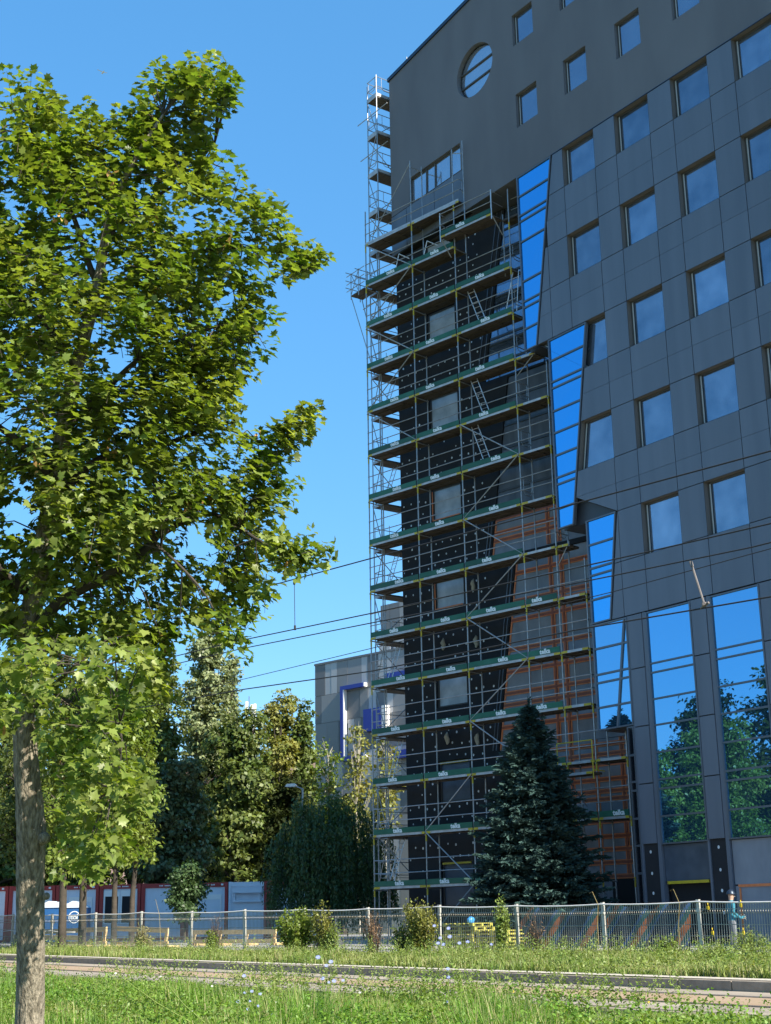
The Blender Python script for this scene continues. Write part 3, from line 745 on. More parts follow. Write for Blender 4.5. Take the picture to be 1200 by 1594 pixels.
# little cantilever platform sticking out to the left
can = MB(); z = 27.45
cx0, cx1, cy0, cy1 = -48.35, -47.3, 33.2, 34.0
can.box(cx0, cy0, z-.06, cx1, cy0+.3, z); can.box(cx0, cy0+.34, z-.06, cx1, cy0+.64, z)
can.build('cantilever_deck', M['deck_wood'], sid)
can = MB()
for x in (cx0, cx0+.6): 
    for y in (cy0, cy1-.3): can.tube([(x, y, z-.2), (x, y, z+1.1)], .02, 6)
for h in (.3, .65, 1.05):
    can.tube([(cx0-.35, cy0, z+h), (cx1, cy0, z+h)], .017, 6); can.tube([(cx0, cy0-.3, z+h), (cx0, cy1, z+h)], .017, 6); can.tube([(cx0+.6, cy0-.2, z+h), (cx0+.6, cy1, z+h)], .017, 6)
can.tube([(cx0, cy0, z), (cx0+.6, cy0, z+1.05)], .017, 6); can.tube([(cx0+.6, cy0, z), (cx0, cy0, z+1.05)], .017, 6)
can.tube([(cx0, cy0, z-.06), (cx0+.9, cy0+.6, z-4.0)], .02, 6); can.tube([(cx0, cy0+.6, z-.06), (cx0+.9, cy0+.9, z-4.0)], .02, 6)
can.build('cantilever_frame', M['steel'], sid)
# ------------------------------------------------------------------ mesh fence
FD = Vector((2.4679, .3992, 0)); FL = FD.length; FDN = FD.normalized(); FA = math.atan2(FD.y, FD.x)
FP0 = Vector((-43.487, 19.721, 0))
fen = empty('mesh_fence', (0, 0, 0), 0, 'long welded wire mesh fence on pale posts with a hose tied along its top', 'fence')
wp = MB(); wr = .0068; NW = 41; HF = 1.13
prof = [(-.0, 0.04), (-.0, .16), (-.028, .20), (0, .24), (0, .60), (0, .93), (-.028, .97), (0, 1.01), (0, HF)]
for i in range(NW):
    x = .06+i*(FL-.12)/(NW-1)
    wp.tube([(x, y, z) for y, z in prof], wr*1.15, 4)
for z in (.16, .24, .47, .70, .93, 1.01):
    wp.tube([(.03, .008, z), (FL-.03, .008, z)], wr*1.1, 4)
wme = wp.mesh('wire_panel'); wme.materials.append(M['wire'])
pm2 = MB(); pm2.box(-.032, -.032, -.1, .032, .032, 1.19); pm2.box(-.036, -.036, 1.19, .036, .036, 1.205); pm2.box(-.045, -.05, .95, .045, -.03, 1.0); pm2.box(-.045, -.05, .25, .045, -.03, .3)
pme = pm2.mesh('post'); pme.materials.append(M['post'])
tops = []
for k in range(-9, 17):
    p = FP0+FD*k; base = zg(p.x)-.02+.012*math.sin(k*2.3)
    o = link_mesh('post', pme, None, fen); o.location = (p.x, p.y, base); o.rotation_euler = (R(.6*math.sin(k*5)), R(.8*math.cos(k*3)), FA)
    p2 = FP0+FD*(k+1); b2 = zg(p2.x)-.02+.012*math.sin((k+1)*2.3)
    tops.append(Vector((p.x, p.y-.05, base+1.16)))
    if k < 16:
        o = link_mesh('wire_panel', wme, None, fen); o["kind"] = 'stuff'
        o.matrix_local = Matrix.Translation((p.x, p.y-.04, base)) @ Matrix.Rotation(FA, 4, 'Z') @ Matrix.Rotation(-math.atan2(b2-base, FL), 4, 'Y')
hp = []
for a, b in zip(tops[:-1], tops[1:]):
    rr = random.Random(a.x); sag = rr.uniform(.01, .035)
    for j in range(6):
        t = j/6; q = a.lerp(b, t); q.z -= sag*4*t*(1-t); hp.append(q)
MB().tube(hp, .019, 6).build('top_hose', M['hose'], fen, smooth=True)
lo = []
for a, b in zip(tops[2:14], tops[3:15]):
    for j in range(5):
        t = j/5; q = a.lerp(b, t); q.z -= .50+.05*4*t*(1-t); q.y -= .02; lo.append(q)
MB().tube(lo[:34], .012, 5).build('lower_cable', M['hose'], fen, smooth=True)

# ------------------------------------------------------------------ site cabins and toilets
CDIST = 78.0
cpx = [-60, 13, 86, 154, 219, 287, 355, 416, 480]
A_ = at(154, 1378, CDIST); B_ = at(416, 1378, CDIST*.975)
CDV = Vector((B_.x-A_.x, B_.y-A_.y, 0)).normalized(); CA = math.atan2(CDV.y, CDV.x)
CN = Vector((-CDV.y, CDV.x, 0))
if CN.dot(_f) < 0: CN = -CN
def on_line(px):
    d = ray(px, 1400); d2 = Vector((d.x, d.y)); # solve A_+CDV*u = d*k
    m_ = Matrix(((CDV.x, -d2.x), (CDV.y, -d2.y))); r_ = m_.inverted() @ Vector((-A_.x, -A_.y)); return r_[0]
cu = [on_line(p) for p in cpx]
clab = ['red framed white site cabin cut by the left picture edge', 'red framed white site cabin just left of the maple trunk', 'red framed white site cabin directly behind the blue toilets',
        'red framed site cabin with two dark open windows', 'white walled site cabin just left of the small green tree', 'white walled site cabin just right of the small green tree', 'plain white container with a rolled shutter and no red beam', 'white site cabin half hidden by the weeping willow']
CZ = zg(-60)-.02; CH = A_.z-CZ+.02
for i in range(8):
    u0, u1 = cu[i]+.02, cu[i+1]-.02; L = u1-u0; red = i != 6
    P = Vector((A_.x, A_.y, CZ))+CDV*u0
    c = empty('site_cabin', P, CA, clab[i], 'site cabin', 'site cabins behind the fence')
    fm = M['cabin_red'] if red else M['white_paint']
    def part(nm, m, *b): return MB().box(*b).build(nm, m, c)
    part('wall', M['white_paint'], .05, .06, .12, L-.05, 6.0, CH-.12)
    part('roof_beam', fm, .0, .0, CH-.22, L, .16, CH); part('floor_beam', fm, .0, .0, .0, L, .16, .16)
    part('roof', fm, .01, .17, CH-.11, L-.01, 6.05, CH-.01)
    part('corner_post', M['cabin_red'] , .0, -.01, .0, .20, .18, CH+.02) if i not in (6,) else part('corner_post', fm, .0, -.01, .0, .12, .18, CH+.02)
    part('corner_post', M['cabin_red'], L-.16, -.01, .0, L, .18, CH+.02)
    for g in range(int(L/.28)): part('wall_rib', M['white_paint'], .25+g*.28, .045, .2, .28+g*.28, .062, CH-.24) if i in (4, 5) else None
    if red:
        for t in range(9): part('stencil_mark', M['white_print'], L*.42+t*.07, -.006, CH-.14, L*.42+t*.07+.045, -.001, CH-.08) if t != 3 else None
        part('stencil_mark', M['white_print'], L-.36, -.006, CH-.15, L-.24, -.001, CH-.06)
    if i == 3:
        for a in (.30, L*.55):
            w = MB(); b = a+L*.32
            for q in ((a-.08, b+.08, .85, .93), (a-.08, b+.08, CH-.60, CH-.30), (a-.08, a, .93, CH-.60), (b, b+.08, .93, CH-.60)): w.box(q[0], .02, q[2], q[1], .055, q[3])
            wo = w.build('window', M['bg_white'], c); MB().box(a, .045, .93, b, .058, CH-.60).build('pane', M['void'], wo)
    elif i in (1, 2, 5):
        a, b = L*.3, L*.85; w = MB()
        for q in ((a, b, CH-.85, CH-.60), (a, a+.06, .9, CH-.85), (b-.06, b, .9, CH-.85)): w.box(q[0], .02, q[2], q[1], .055, q[3])
        wo = w.build('window', M['bg_white'], c); MB().box(a+.06, .04, .9, b-.06, .057, CH-.85).build('shutter', M['white_paint'], wo)
    elif i == 6:
        w = MB(); w.box(.25, -.12, CH-1.0, L-.25, .055, CH-.92); w.box(.25, -.2, CH-.55, L-.25, .055, CH-.35); w.box(.3, -.10, CH-.95, .36, .0, CH-.5); w.box(L-.42, -.10, CH-.95, L-.36, .0, CH-.5)
        w.build('shutter_box', M['white_paint'], c)
def toilet(px, label, dist, dec):
    p = at(px, 1400, dist); z0 = zg(p.x); p.z = z0
    t = empty('portable_toilet', p, CA, label, 'toilet', 'blue portable toilets')
    w, h = 1.12, at(px, 1413, dist).z-z0
    MB().box(-w/2, 0, .05, w/2, w, h).build('cabin_shell', M['toilet_blue'], t)
    r_ = MB(); r_.prism([(-w/2-.04, h), (w/2+.04, h), (0, h+.30)], -.05, w+.05); r_.build('roof', M['toilet_roof'], t)
    d = MB(); d.box(-w/2+.12, -.025, .15, w/2-.12, -.001, h-.12); do = d.build('door', M['toilet_blue'], t)
    if dec:
        k = MB(); n_ = 24; zc = h-.42
        o_ = [(.12+.27*math.cos(2*math.pi*q/n_), -.03, zc+.27*math.sin(2*math.pi*q/n_)) for q in range(n_)]; i_ = [(.12+.235*math.cos(2*math.pi*q/n_), -.03, zc+.235*math.sin(2*math.pi*q/n_)) for q in range(n_)]
        k.add(o_+i_, [(q, (q+1) % n_, n_+(q+1) % n_, n_+q) for q in range(n_)]); k.build('logo_ring', M['white_print'], do)
        f2 = bpy.data.curves.new('letters', 'FONT'); f2.body = 'toi'; f2.size = .33; f2.align_x = 'CENTER'; f2.align_y = 'CENTER'; f2.offset = .012
        fo2 = bpy.data.objects.new('tmp', f2); COL.objects.link(fo2); m3 = bpy.data.meshes.new_from_object(fo2.evaluated_get(bpy.context.evaluated_depsgraph_get())); bpy.data.objects.remove(fo2)
        m3.materials.clear(); m3.materials.append(M['white_print']); l = link_mesh('logo_letters', m3, None, do); l.matrix_local = Matrix.Translation((.12, -.032, zc)) @ Matrix.Rotation(math.pi/2, 4, 'X')
        MB().box(-.30, -.032, zc-.25, -.27, -.028, zc+.3).build('logo_bar', M['white_print'], do)
    else: MB().box(w/2-.3, -.05, h*.55, w/2-.22, -.02, h*.55+.15).build('door_handle', M['steel_dark'], do)
toilet(76, 'blue portable toilet half hidden by the foreground maple trunk', 69, False)
toilet(113, 'blue portable toilet with a white ring logo beside the cabins', 69, True)
toilet(94, 'blue portable toilet set back between its two neighbours', 70.6, False)

# ------------------------------------------------------------------ timber barriers, pallets and things behind the fence
def timber(pxa, pxb, pya, pyb, off, label):
    xa = aty(pxa, pya, 1).x; 
    a = None
    def onf(px, py):
        d = ray(px, py); k = (19.72+.1618*43.49+off)/(d.y-.1618*d.x); return d*k
    A1, B1 = onf(pxa, pya), onf(pxb, pyb); g = zg(A1.x)+.012
    L = (B1-A1).length; t = empty('timber_barrier', (A1.x, A1.y, g), math.atan2(B1.y-A1.y, B1.x-A1.x), label, 'barrier', 'timber barriers on the yard')
    h = A1.z-g; h2 = B1.z-g
    b = MB(); b.prism([(0, h-.13), (L, h2-.13), (L, h2+.03), (0, h+.03)], -.03, .03); b.build('top_board', M['pine'], t)
    b = MB(); b.prism([(0, .08), (L, .08), (L, .22), (0, .22)], -.035, .035); b.build('bottom_board', M['pine'], t)
    nl = max(2, round(L/1.6))
    for i in range(nl+1):
        x = .1+i*(L-.2)/nl; hh = h+(h2-h)*x/L
        b = MB(); b.prism([(x-.22, 0), (x-.08, 0), (x+.02, hh-.10), (x-.12, hh-.10)], .035, .085); b.build('leg', M['pine'], t)
        b = MB(); b.box(x-.1, .1, 0, x+.0, .55, .1); b.build('foot', M['pine'], t)
timber(52, 166, 1449, 1444, 2.2, 'raw pine timber barrier nearest the maple trunk')
timber(176, 262, 1443, 1446, 2.8, 'raw pine timber barrier behind the dry grass tuft')
timber(20, 132, 1456, 1458, 1.3, 'low raw pine barrier in front of the longer one')
timber(300, 430, 1449, 1448, 6.5, 'weathered low timber barrier beside the site cabins')
def onf(px, py, off):
    d = ray(px, py); k = (19.72+.1618*43.49+off)/(d.y-.1618*d.x); return d*k
# low stone pile along the yard
pm_ = MB(); pl = MB(); pl.box(0, 0, 0, 1.05, .8, .015)
for i in range(7): pl.box(i*.155, 0, .07, i*.155+.115, .8, .09)
for y in (0, .35, .7): 
    for x in (0, .47, .93): pl.box(x, y, .015, x+.12, y+.1, .07)
plm = pl.mesh('pallet'); plm.materials.append(M['pallet_yellow'])
pA = onf(742, 1465, 2.0); pg = zg(pA.x)+.012
word = ['lowest', 'second', 'third', 'fourth', 'fifth', 'sixth', 'seventh', 'topmost']
for colm, (dx, nn, nm) in enumerate(((-1.15, 8, 'taller left stack'), (-.05, 6, 'shorter right stack'))):
    for i in range(nn):
        rr = random.Random(colm*20+i); q = pA+FDN*(dx+rr.uniform(-.04, .04))
        o = link_mesh('pallet', plm, None); o.location = (q.x, q.y+rr.uniform(-.03, .03), pg+i*.093); o.rotation_euler = (0, 0, FA+rr.uniform(-.03, .03))
        tag(o, f'yellow slatted pallet behind the fence, {word[i] if i < nn-1 else "topmost"} of the {nm}', 'pallet', 'yellow pallets stacked behind the fence')
# blue bag on the stack
bm = bmesh.new(); bmesh.ops.create_icosphere(bm, subdivisions=3, radius=.10)
rr = random.Random(3)
for v in bm.verts:
    n_ = math.sin(v.co.x*23+1)*math.cos(v.co.z*19)*.04+rr.uniform(-.012, .012); v.co = v.co*(1+n_*4.5); v.co.z = v.co.z*1.1+.09; v.co.x *= .9
    if v.co.z > .15: v.co.x *= .55; v.co.y *= .55
me = bpy.data.meshes.new('plastic_bag'); bm.to_mesh(me); bm.free()
q = pA+FDN*(-.55); o = link_mesh('plastic_bag', me, M['bag_blue'], smooth=True); o.location = (q.x, q.y+.35, pg+8*.093-.02)
tag(o, 'crumpled bright blue plastic bag lying on the yellow pallets', 'bag')
# striped tarpaulin leaning behind the fence
def tarp_mat():
    m = bpy.data.materials.new('tarpaulin'); m.use_nodes = True; N = m.node_tree.nodes; L = m.node_tree.links; b = N['Principled BSDF']; b.inputs['Roughness'].default_value = .5
    tc = N.new('ShaderNodeTexCoord'); mp = N.new('ShaderNodeMapping'); mp.inputs['Rotation'].default_value = (0, R(-38), 0); L.new(tc.outputs['Object'], mp.inputs[0])
    wv = N.new('ShaderNodeTexWave'); wv.wave_type = 'BANDS'; wv.bands_direction = 'X'; wv.inputs['Scale'].default_value = .33; wv.inputs['Distortion'].default_value = 3.0; wv.inputs['Detail'].default_value = 2; wv.inputs['Detail Scale'].default_value = .6; L.new(mp.outputs[0], wv.inputs[0])
    rp = N.new('ShaderNodeValToRGB'); rp.color_ramp.interpolation = 'CONSTANT'; e = rp.color_ramp.elements
    e[0].position = 0; e[0].color = (.010, .014, .020, 1); e[1].position = .45; e[1].color = (.025, .060, .13, 1)
    x = e.new(.66); x.color = (.012, .05, .045, 1); x = e.new(.93); x.color = (.20, .065, .018, 1)
    L.new(wv.outputs[0], rp.inputs[0]); L.new(rp.outputs[0], b.inputs['Base Color']); return m
TM = tarp_mat()
for pa, pb, off, lab in ((808, 926, 2.6, 'dark tarpaulin with green and orange bands behind the fence below the spruce'), (942, 1072, 2.9, 'blue tarpaulin with orange diagonal stripes behind the right part of the fence')):
    a, b = onf(pa, 1465, off), onf(pb, 1465, off); g = zg(a.x)+.012; L_ = (b-a).length
    V = []; F = []; nx, nz = 24, 8
    for j in range(nz+1):
        for i in range(nx+1): V.append((L_*i/nx, .04*math.sin(i*1.1)*(j/nz)+.15*j/nz+.012*math.sin(j*2+i), (1.02 if pa < 900 else 1.08)*j/nz+.05*math.sin(i*.9+pa)*(j/nz)+.05*math.sin(i*.37)*(j/nz)))
    for j in range(nz):
        for i in range(nx): F.append((j*(nx+1)+i, j*(nx+1)+i+1, (j+1)*(nx+1)+i+1, (j+1)*(nx+1)+i))
    n0 = len(V); V += [(x, y+.02, z) for x, y, z in V]; F += [tuple(n0+q for q in f[::-1]) for f in F]
    me = np_mesh('tarpaulin', V, F); o = link_mesh('tarpaulin', me, TM, smooth=True); o.location = (a.x, a.y, g); o.rotation_euler = (0, 0, math.atan2(b.y-a.y, b.x-a.x)); tag(o, lab, 'tarpaulin')
# yellow fence clips
for i, (px, py, w) in enumerate(((1153, 1409, 'upper right'), (1102, 1413, 'upper left'), (1109, 1452, 'lower left'), (1157, 1452, 'lower right'))):
    a = onf(px, py, -.07); c_ = MB(); c_.prism([(-.022, -.035), (.02, -.04), (.03, 0), (.02, .04), (-.02, .035), (-.03, .0)], -.012, .012); c_.tube([(0, 0, .06), (0, 0, .10)], .012, 5)
    o = c_.build('warning_tag', M['petal_yellow'], None); o.location = a; o.rotation_euler = (0, 0, FA); tag(o, f'small yellow tag clipped on the fence, {w} of four around the worker', 'tag', 'yellow tags on the fence')
# blue sacks / white sheeting between shrubs on the left of the fence
for px, py, wdt, hgt, off, m_, lab in ((512, 1440, .5, .2, 2.6, 'steel_dark', 'dark crate shaped heap behind the green bush by the fence'),):
    a = onf(px, 1462, off); bm = bmesh.new(); bmesh.ops.create_icosphere(bm, subdivisions=3, radius=1)
    for v in bm.verts:
        k = 1+.12*math.sin(v.co.x*7+px)*math.cos(v.co.y*6); v.co = Vector((v.co.x*wdt*k, v.co.y*.5*k, max(v.co.z, -.05)*hgt*2*k))
    me = bpy.data.meshes.new('covered_heap'); bm.to_mesh(me); bm.free(); o = link_mesh('covered_heap', me, M[m_], smooth=True); o.location = (a.x, a.y, zg(a.x)); tag(o, lab, 'heap')

# ------------------------------------------------------------------ worker behind the fence
wp_ = onf(1140, 1440, 3.4); wg = zg(wp_.x)+.012; wtop = onf(1140, 1386, 3.4).z
wk = empty('person', (wp_.x, wp_.y, wg), R(150), 'worker in teal shirt and dark hard hat standing behind the right part of the fence', 'person')
HT = wtop-wg; q = HT/1.78
J = {'pel': (0, 0, .95), 'sp': (0, .01, 1.15), 'ch': (0, 0, 1.35), 'nk': (0, -.01, 1.50), 'hd': (0, -.03, 1.60), 'tp': (0, -.02, 1.72)}
vs = [(0, 0, .95), (0, .01, 1.14), (0, 0, 1.34), (0, -.01, 1.47), (0, -.025, 1.56), (0, -.03, 1.66), (0, -.02, 1.73)]
rr_ = [.135, .125, .15, .062, .075, .095, .06]; ed = [(0, 1), (1, 2), (2, 3), (3, 4), (4, 5), (5, 6)]
def chain(root, pts):
    prev = root
    for p, r_ in pts: vs.append(p); rr_.append(r_); ed.append((prev, len(vs)-1)); prev = len(vs)-1
for sgn in (-1, 1):
    chain(0, [((sgn*.10, 0, .86), .098), ((sgn*.12, -.01, .50), .068), ((sgn*.13, .02, .12), .050), ((sgn*.135, -.02, .055), .048), ((sgn*.14, -.15, .04), .036)])
    chain(2, [((sgn*.19, 0, 1.40), .068), ((sgn*.27, .02, 1.15), .048), ((sgn*.22, -.20, 1.02 if sgn > 0 else .98), .036), ((sgn*.18, -.28, 1.03), .036), ((sgn*.16, -.34, 1.03), .024)])
me = bpy.data.meshes.new('body'); me.from_pydata([tuple(c_*q for c_ in v) for v in vs], ed, []); me.update()
bo = link_mesh('body', me, None, wk)
sk = bo.modifiers.new('s', 'SKIN'); sk.use_smooth_shade = True
for i, v in enumerate(me.skin_vertices[0].data): v.radius = (rr_[i]*q*(1.15 if i in (1, 2) else 1), rr_[i]*q*(.72 if i in (0, 1, 2) else 1)); v.use_root = (i == 0)
bo.modifiers.new('u', 'SUBSURF').levels = 2
def body_mat():
    m = bpy.data.materials.new('clothed_body'); m.use_nodes = True; N = m.node_tree.nodes; L = m.node_tree.links; b = N['Principled BSDF']; b.inputs['Roughness'].default_value = .8
    tc = N.new('ShaderNodeTexCoord'); sp = N.new('ShaderNodeSeparateXYZ'); L.new(tc.outputs['Object'], sp.inputs[0]); mr = N.new('ShaderNodeMapRange'); mr.inputs['From Max'].default_value = 1.78*q; L.new(sp.outputs[2], mr.inputs[0])
    rp = N.new('ShaderNodeValToRGB'); rp.color_ramp.interpolation = 'CONSTANT'; e = rp.color_ramp.elements
    e[0].position = 0; e[0].color = (.03, .028, .025, 1); e[1].position = .06; e[1].color = (.14, .15, .17, 1)
    for po, cc in ((.52, (.02, .16, .22, 1)), (.84, (.45, .27, .19, 1))): x = e.new(po); x.color = cc
    L.new(mr.outputs[0], rp.inputs[0]); L.new(rp.outputs[0], b.inputs['Base Color']); return m
me.materials.append(body_mat())
bm = bmesh.new(); bmesh.ops.create_uvsphere(bm, u_segments=16, v_segments=10, radius=.122*q)
for v in list(bm.verts):
    if v.co.z < -.005: v.co.z = -.01; v.co.x *= 1.12; v.co.y = v.co.y*1.12-(.05 if v.co.y < 0 else 0)
me = bpy.data.meshes.new('hard_hat'); bm.to_mesh(me); bm.free(); o = link_mesh('hard_hat', me, M['flashing'], wk, smooth=True); o.location = (0, -.025*q, 1.69*q)
for sgn in (-1, 1):    # fingers, curled at the belt
    for fi in range(4):
        MB().tube([(sgn*(.155-.012*fi)*q, -.33*q, (1.045-.02*fi)*q), (sgn*(.14-.012*fi)*q, -.385*q, (1.03-.02*fi)*q), (sgn*(.12-.012*fi)*q, -.39*q, (1.0-.02*fi)*q)], .008*q, 5).build('finger', M['bark_pale'], wk)
    MB().tube([(sgn*.17*q, -.29*q, 1.05*q), (sgn*.14*q, -.32*q, 1.085*q), (sgn*.12*q, -.35*q, 1.08*q)], .009*q, 5).build('thumb', M['bark_pale'], wk)
MB().tube([(-.035*q, -.118*q, 1.645*q), (-.025*q, -.118*q, 1.645*q)], .010*q, 5).build('eye', M['void'], wk); MB().tube([(.025*q, -.118*q, 1.645*q), (.035*q, -.118*q, 1.645*q)], .010*q, 5).build('eye', M['void'], wk)
MB().tube([(0, -.118*q, 1.645*q), (0, -.145*q, 1.61*q), (0, -.12*q, 1.60*q)], .013*q, 5).build('nose', M['bark_pale'], wk)

# ------------------------------------------------------------------ overhead tram wires
def cable(name, p1, p2, p3, p4, r_, label):
    """through four measured points in the plane above the track, carried on past the frame"""
    pts = [Vector(p) for p in (p1, p2, p3, p4)]
    a = pts[0]+(pts[0]-pts[1])*3; b = pts[3]+(pts[3]-pts[2])*4
    a.z = pts[0].z+(pts[0]-pts[1]).z*2.2; b.z = pts[3].z+(pts[3]-pts[2]).z*1.5
    al = [a]+pts+[b]; out = []
    for i in range(len(al)-1):
        for t in range(6): out.append(al[i].lerp(al[i+1], t/6))
    out.append(b)
    return tag(MB().tube(out, r_, 5).build(name, M['cable'], None, smooth=True), label, 'wire', 'overhead tram wires')
WY = 12.5
def wl(*pp): return [aty(px, py, WY) for px, py in pp]
c1 = cable('carrier_wire', *wl((420, 912), (575, 870), (1000, 756), (1200, 702)), .011, 'highest overhead wire crossing the sky left of the scaffold')
c2 = cable('contact_wire', *wl((370, 998), (577, 955), (1000, 861), (1200, 815)), .010, 'second overhead wire, where the thin dropper ends')
WY = 13.6
c3 = cable('carrier_wire', *wl((375, 1010), (577, 970), (916, 904), (1170, 852)), .010, 'third overhead wire, close below the dropper wire')
c4 = cable('contact_wire', *wl((380, 1073), (577, 1045), (900, 980), (1200, 929)), .011, 'lowest overhead wire, crossing the distant grey building')
WY = 14.4
c5 = cable('carrier_wire', *wl((600, 1004), (760, 968), (955, 921), (1200, 854)), .007, 'thin overhead wire crossing the panels above the tall windows')
a, b = aty(458, 903, 12.5), aty(459, 979, 12.5)
d = MB(); d.tube([a, b], .006, 5); d.tube([a+Vector((0, 0, -.08)), a+Vector((0, 0, .02))], .02, 6); d.tube([b+Vector((0, 0, -.02)), b+Vector((0, 0, .06))], .018, 6)
tag(d.build('wire_dropper', M['cable'], None), 'thin vertical dropper hanging between two overhead wires against the sky', 'wire')
a, b = aty(1075, 874, 13.6), aty(1097, 943, 13.6)
d = MB(); d.tube([a, b], .014, 6); d.tube([a, a.lerp(b, .12)], .022, 6); d.tube([b.lerp(a, .06), b], .035, 6); d.tube([b+Vector((-.07, 0, -.02)), b+Vector((.07, 0, .03))], .018, 5)
tag(d.build('wire_insulator', M['insulator'], None), 'slanting pale insulator rod between overhead wires in front of the panels', 'insulator')
# ------------------------------------------------------------------ foliage helpers
def nrm(a): return a/np.maximum(np.linalg.norm(a, axis=1, keepdims=True), 1e-9)
MAPLE = np.array([(0, 0), (.17, -.03), (.36, -.10), (.33, .13), (.57, .22), (.42, .36), (.54, .66), (.30, .56), (.17, .72), (.0, 1.0), (-.19, .70), (-.28, .58), (-.52, .62), (-.43, .37), (-.55, .27), (-.32, .14), (-.34, -.09), (-.16, -.03)])
OVAL = np.array([(0, 0), (.26, .30), (.20, .70), (0, 1), (-.20, .70), (-.26, .30)])
QUAD = np.array([(0, 0), (.36, .45), (0, 1), (-.36, .45)])
BLADE = np.array([(0, 0), (.10, .35), (0, 1), (-.10, .35)])
def leaf_frames(P, Nn, T):
    Nn = nrm(Nn); T = nrm(T-Nn*(T*Nn).sum(1, keepdims=True)); B = np.cross(T, Nn); return Nn, T, B
def leaves_mesh(name, P, Nn, T, size, shape, fold=.18, rng=None):
    """P positions, Nn normals, T tip directions, size per leaf; one polygon fan per leaf around a raised midrib point"""
    Nn, T, B = leaf_frames(P, Nn, T); n = len(P); k = len(shape); s = size[:, None, None]
    x = shape[None, :, 0:1]; y = shape[None, :, 1:2]
    V = P[:, None, :]+s*(B[:, None, :]*x+T[:, None, :]*(y-.1)+Nn[:, None, :]*(np.abs(x)*fold-(y-.45)**2*.25))
    if k <= 6:
        F = (np.arange(n)[:, None]*k+np.arange(k)[None, :]); return np_mesh(name, V.reshape(-1, 3), F)
    C = P+size[:, None]*(T*.25-Nn*.03)
    V = np.concatenate([V, C[:, None, :]], 1); b = (np.arange(n)*(k+1))[:, None, None]
    idx = np.array([(i, (i+1) % k, k) for i in range(k)])[None]
    return np_mesh(name, V.reshape(-1, 3), (b+idx).reshape(-1, 3))
def in_poly(px, py, poly):
    c = np.zeros(len(px), bool); n = len(poly); j = n-1
    for i in range(n):
        xi, yi = poly[i]; xj, yj = poly[j]
        m = ((yi > py) != (yj > py)) & (px < (xj-xi)*(py-yi)/(yj-yi+1e-9)+xi); c ^= m; j = i
    return c
def edge_dist(px, py, poly):
    d = np.full(len(px), 1e9); n = len(poly)
    for i in range(n):
        a = np.array(poly[i], float); b = np.array(poly[(i+1) % n], float); ab = b-a
        t = np.clip(((px-a[0])*ab[0]+(py-a[1])*ab[1])/(ab@ab), 0, 1); d = np.minimum(d, np.hypot(px-a[0]-t*ab[0], py-a[1]-t*ab[1]))
    return d
NF, NR, NU = (np.array(v) for v in (_f, _r, _u))
def at_np(px, py, Z): return (NF[None]+((px-600)/FOC)[:, None]*NR[None]-((py-797)/FOC)[:, None]*NU[None])*Z[:, None]
def limb(mb, pts, r0, r1, n=7, wob=.0, rng=None):
    pts = [Vector(p) for p in pts]; out = []; m = len(pts)
    for i in range(m-1):                      # Catmull-Rom
        p0, p1, p2, p3 = pts[max(i-1, 0)], pts[i], pts[i+1], pts[min(i+2, m-1)]
        for t in (0, .25, .5, .75):
            q = .5*((2*p1)+(p2-p0)*t+(2*p0-5*p1+4*p2-p3)*t*t+(3*p1-p0-3*p2+p3)*t**3)
            out.append(q)
    out.append(pts[-1]); k = len(out)-1
    if wob and rng:
        for q in out[1:]: q += Vector((rng.uniform(-wob, wob), rng.uniform(-wob, wob), 0))
    mb.tube(out, [r0+(r1-r0)*(i/k) for i in range(k+1)], n); return out

# ------------------------------------------------------------------ foreground maple
ZM = 13.0
mp0 = atz(48, 1594, ZM); mroot = empty('maple_tree', (mp0.x, mp0.y, tz(mp0.x, mp0.y)), 0, 'large leafy maple with a thick light barked trunk in the left foreground', 'tree')
OFF = Vector(mroot.location); OFFn = np.array(OFF)
rng = np.random.default_rng(7); rpy = random.Random(5)
tb = MB()
def mz(px, py, dZ=0): return atz(px, py, ZM+dZ)-OFF
trunk_pts = [Vector((.02, 0, -.1)), mz(46, 1594), mz(48, 1480), mz(47, 1380), mz(48, 1290), mz(40, 1180), mz(36, 1080, .05), mz(44, 980, .1), mz(66, 860, .1), mz(90, 720, .1), mz(112, 600, .05), mz(138, 500, 0), mz(158, 410, 0), mz(172, 330, 0), mz(215, 240, 0), mz(260, 170, 0)]
rads = [.155, .132, .126, .126, .130, .108, .098, .092, .09, .08, .068, .055, .042, .032, .022, .012]
fine = []; fr_ = []
for i in range(len(trunk_pts)-1):
    p0, p1, p2, p3 = trunk_pts[max(i-1, 0)], trunk_pts[i], trunk_pts[i+1], trunk_pts[min(i+2, len(trunk_pts)-1)]
    for t in (0, .2, .4, .6, .8):
        fine.append(.5*((2*p1)+(p2-p0)*t+(2*p0-5*p1+4*p2-p3)*t*t+(3*p1-p0-3*p2+p3)*t**3)); fr_.append(rads[i]+(rads[i+1]-rads[i])*t)
tr_ = MB(); tr_.tube(fine, fr_, 44)
tv = []
for (x, y, z) in tr_.v:                       # furrowed bark relief and burls
    i = min(range(0, len(fine), 4), key=lambda q: abs(fine[q].z-z)); c = fine[i]
    d = Vector((x-c.x, y-c.y, 0)); L = d.length or 1
    a = math.atan2(d.y, d.x); k = 1+.026*math.sin(a*9+2*math.sin(z*2.1))+.022*math.sin(a*19+1.5*math.sin(z*5))+.016*math.sin(a*29+2*math.sin(z*9))+.014*math.sin(z*13+a*5)
    tv.append((c.x+d.x*k, c.y+d.y*k, z))
tr_.v = tv
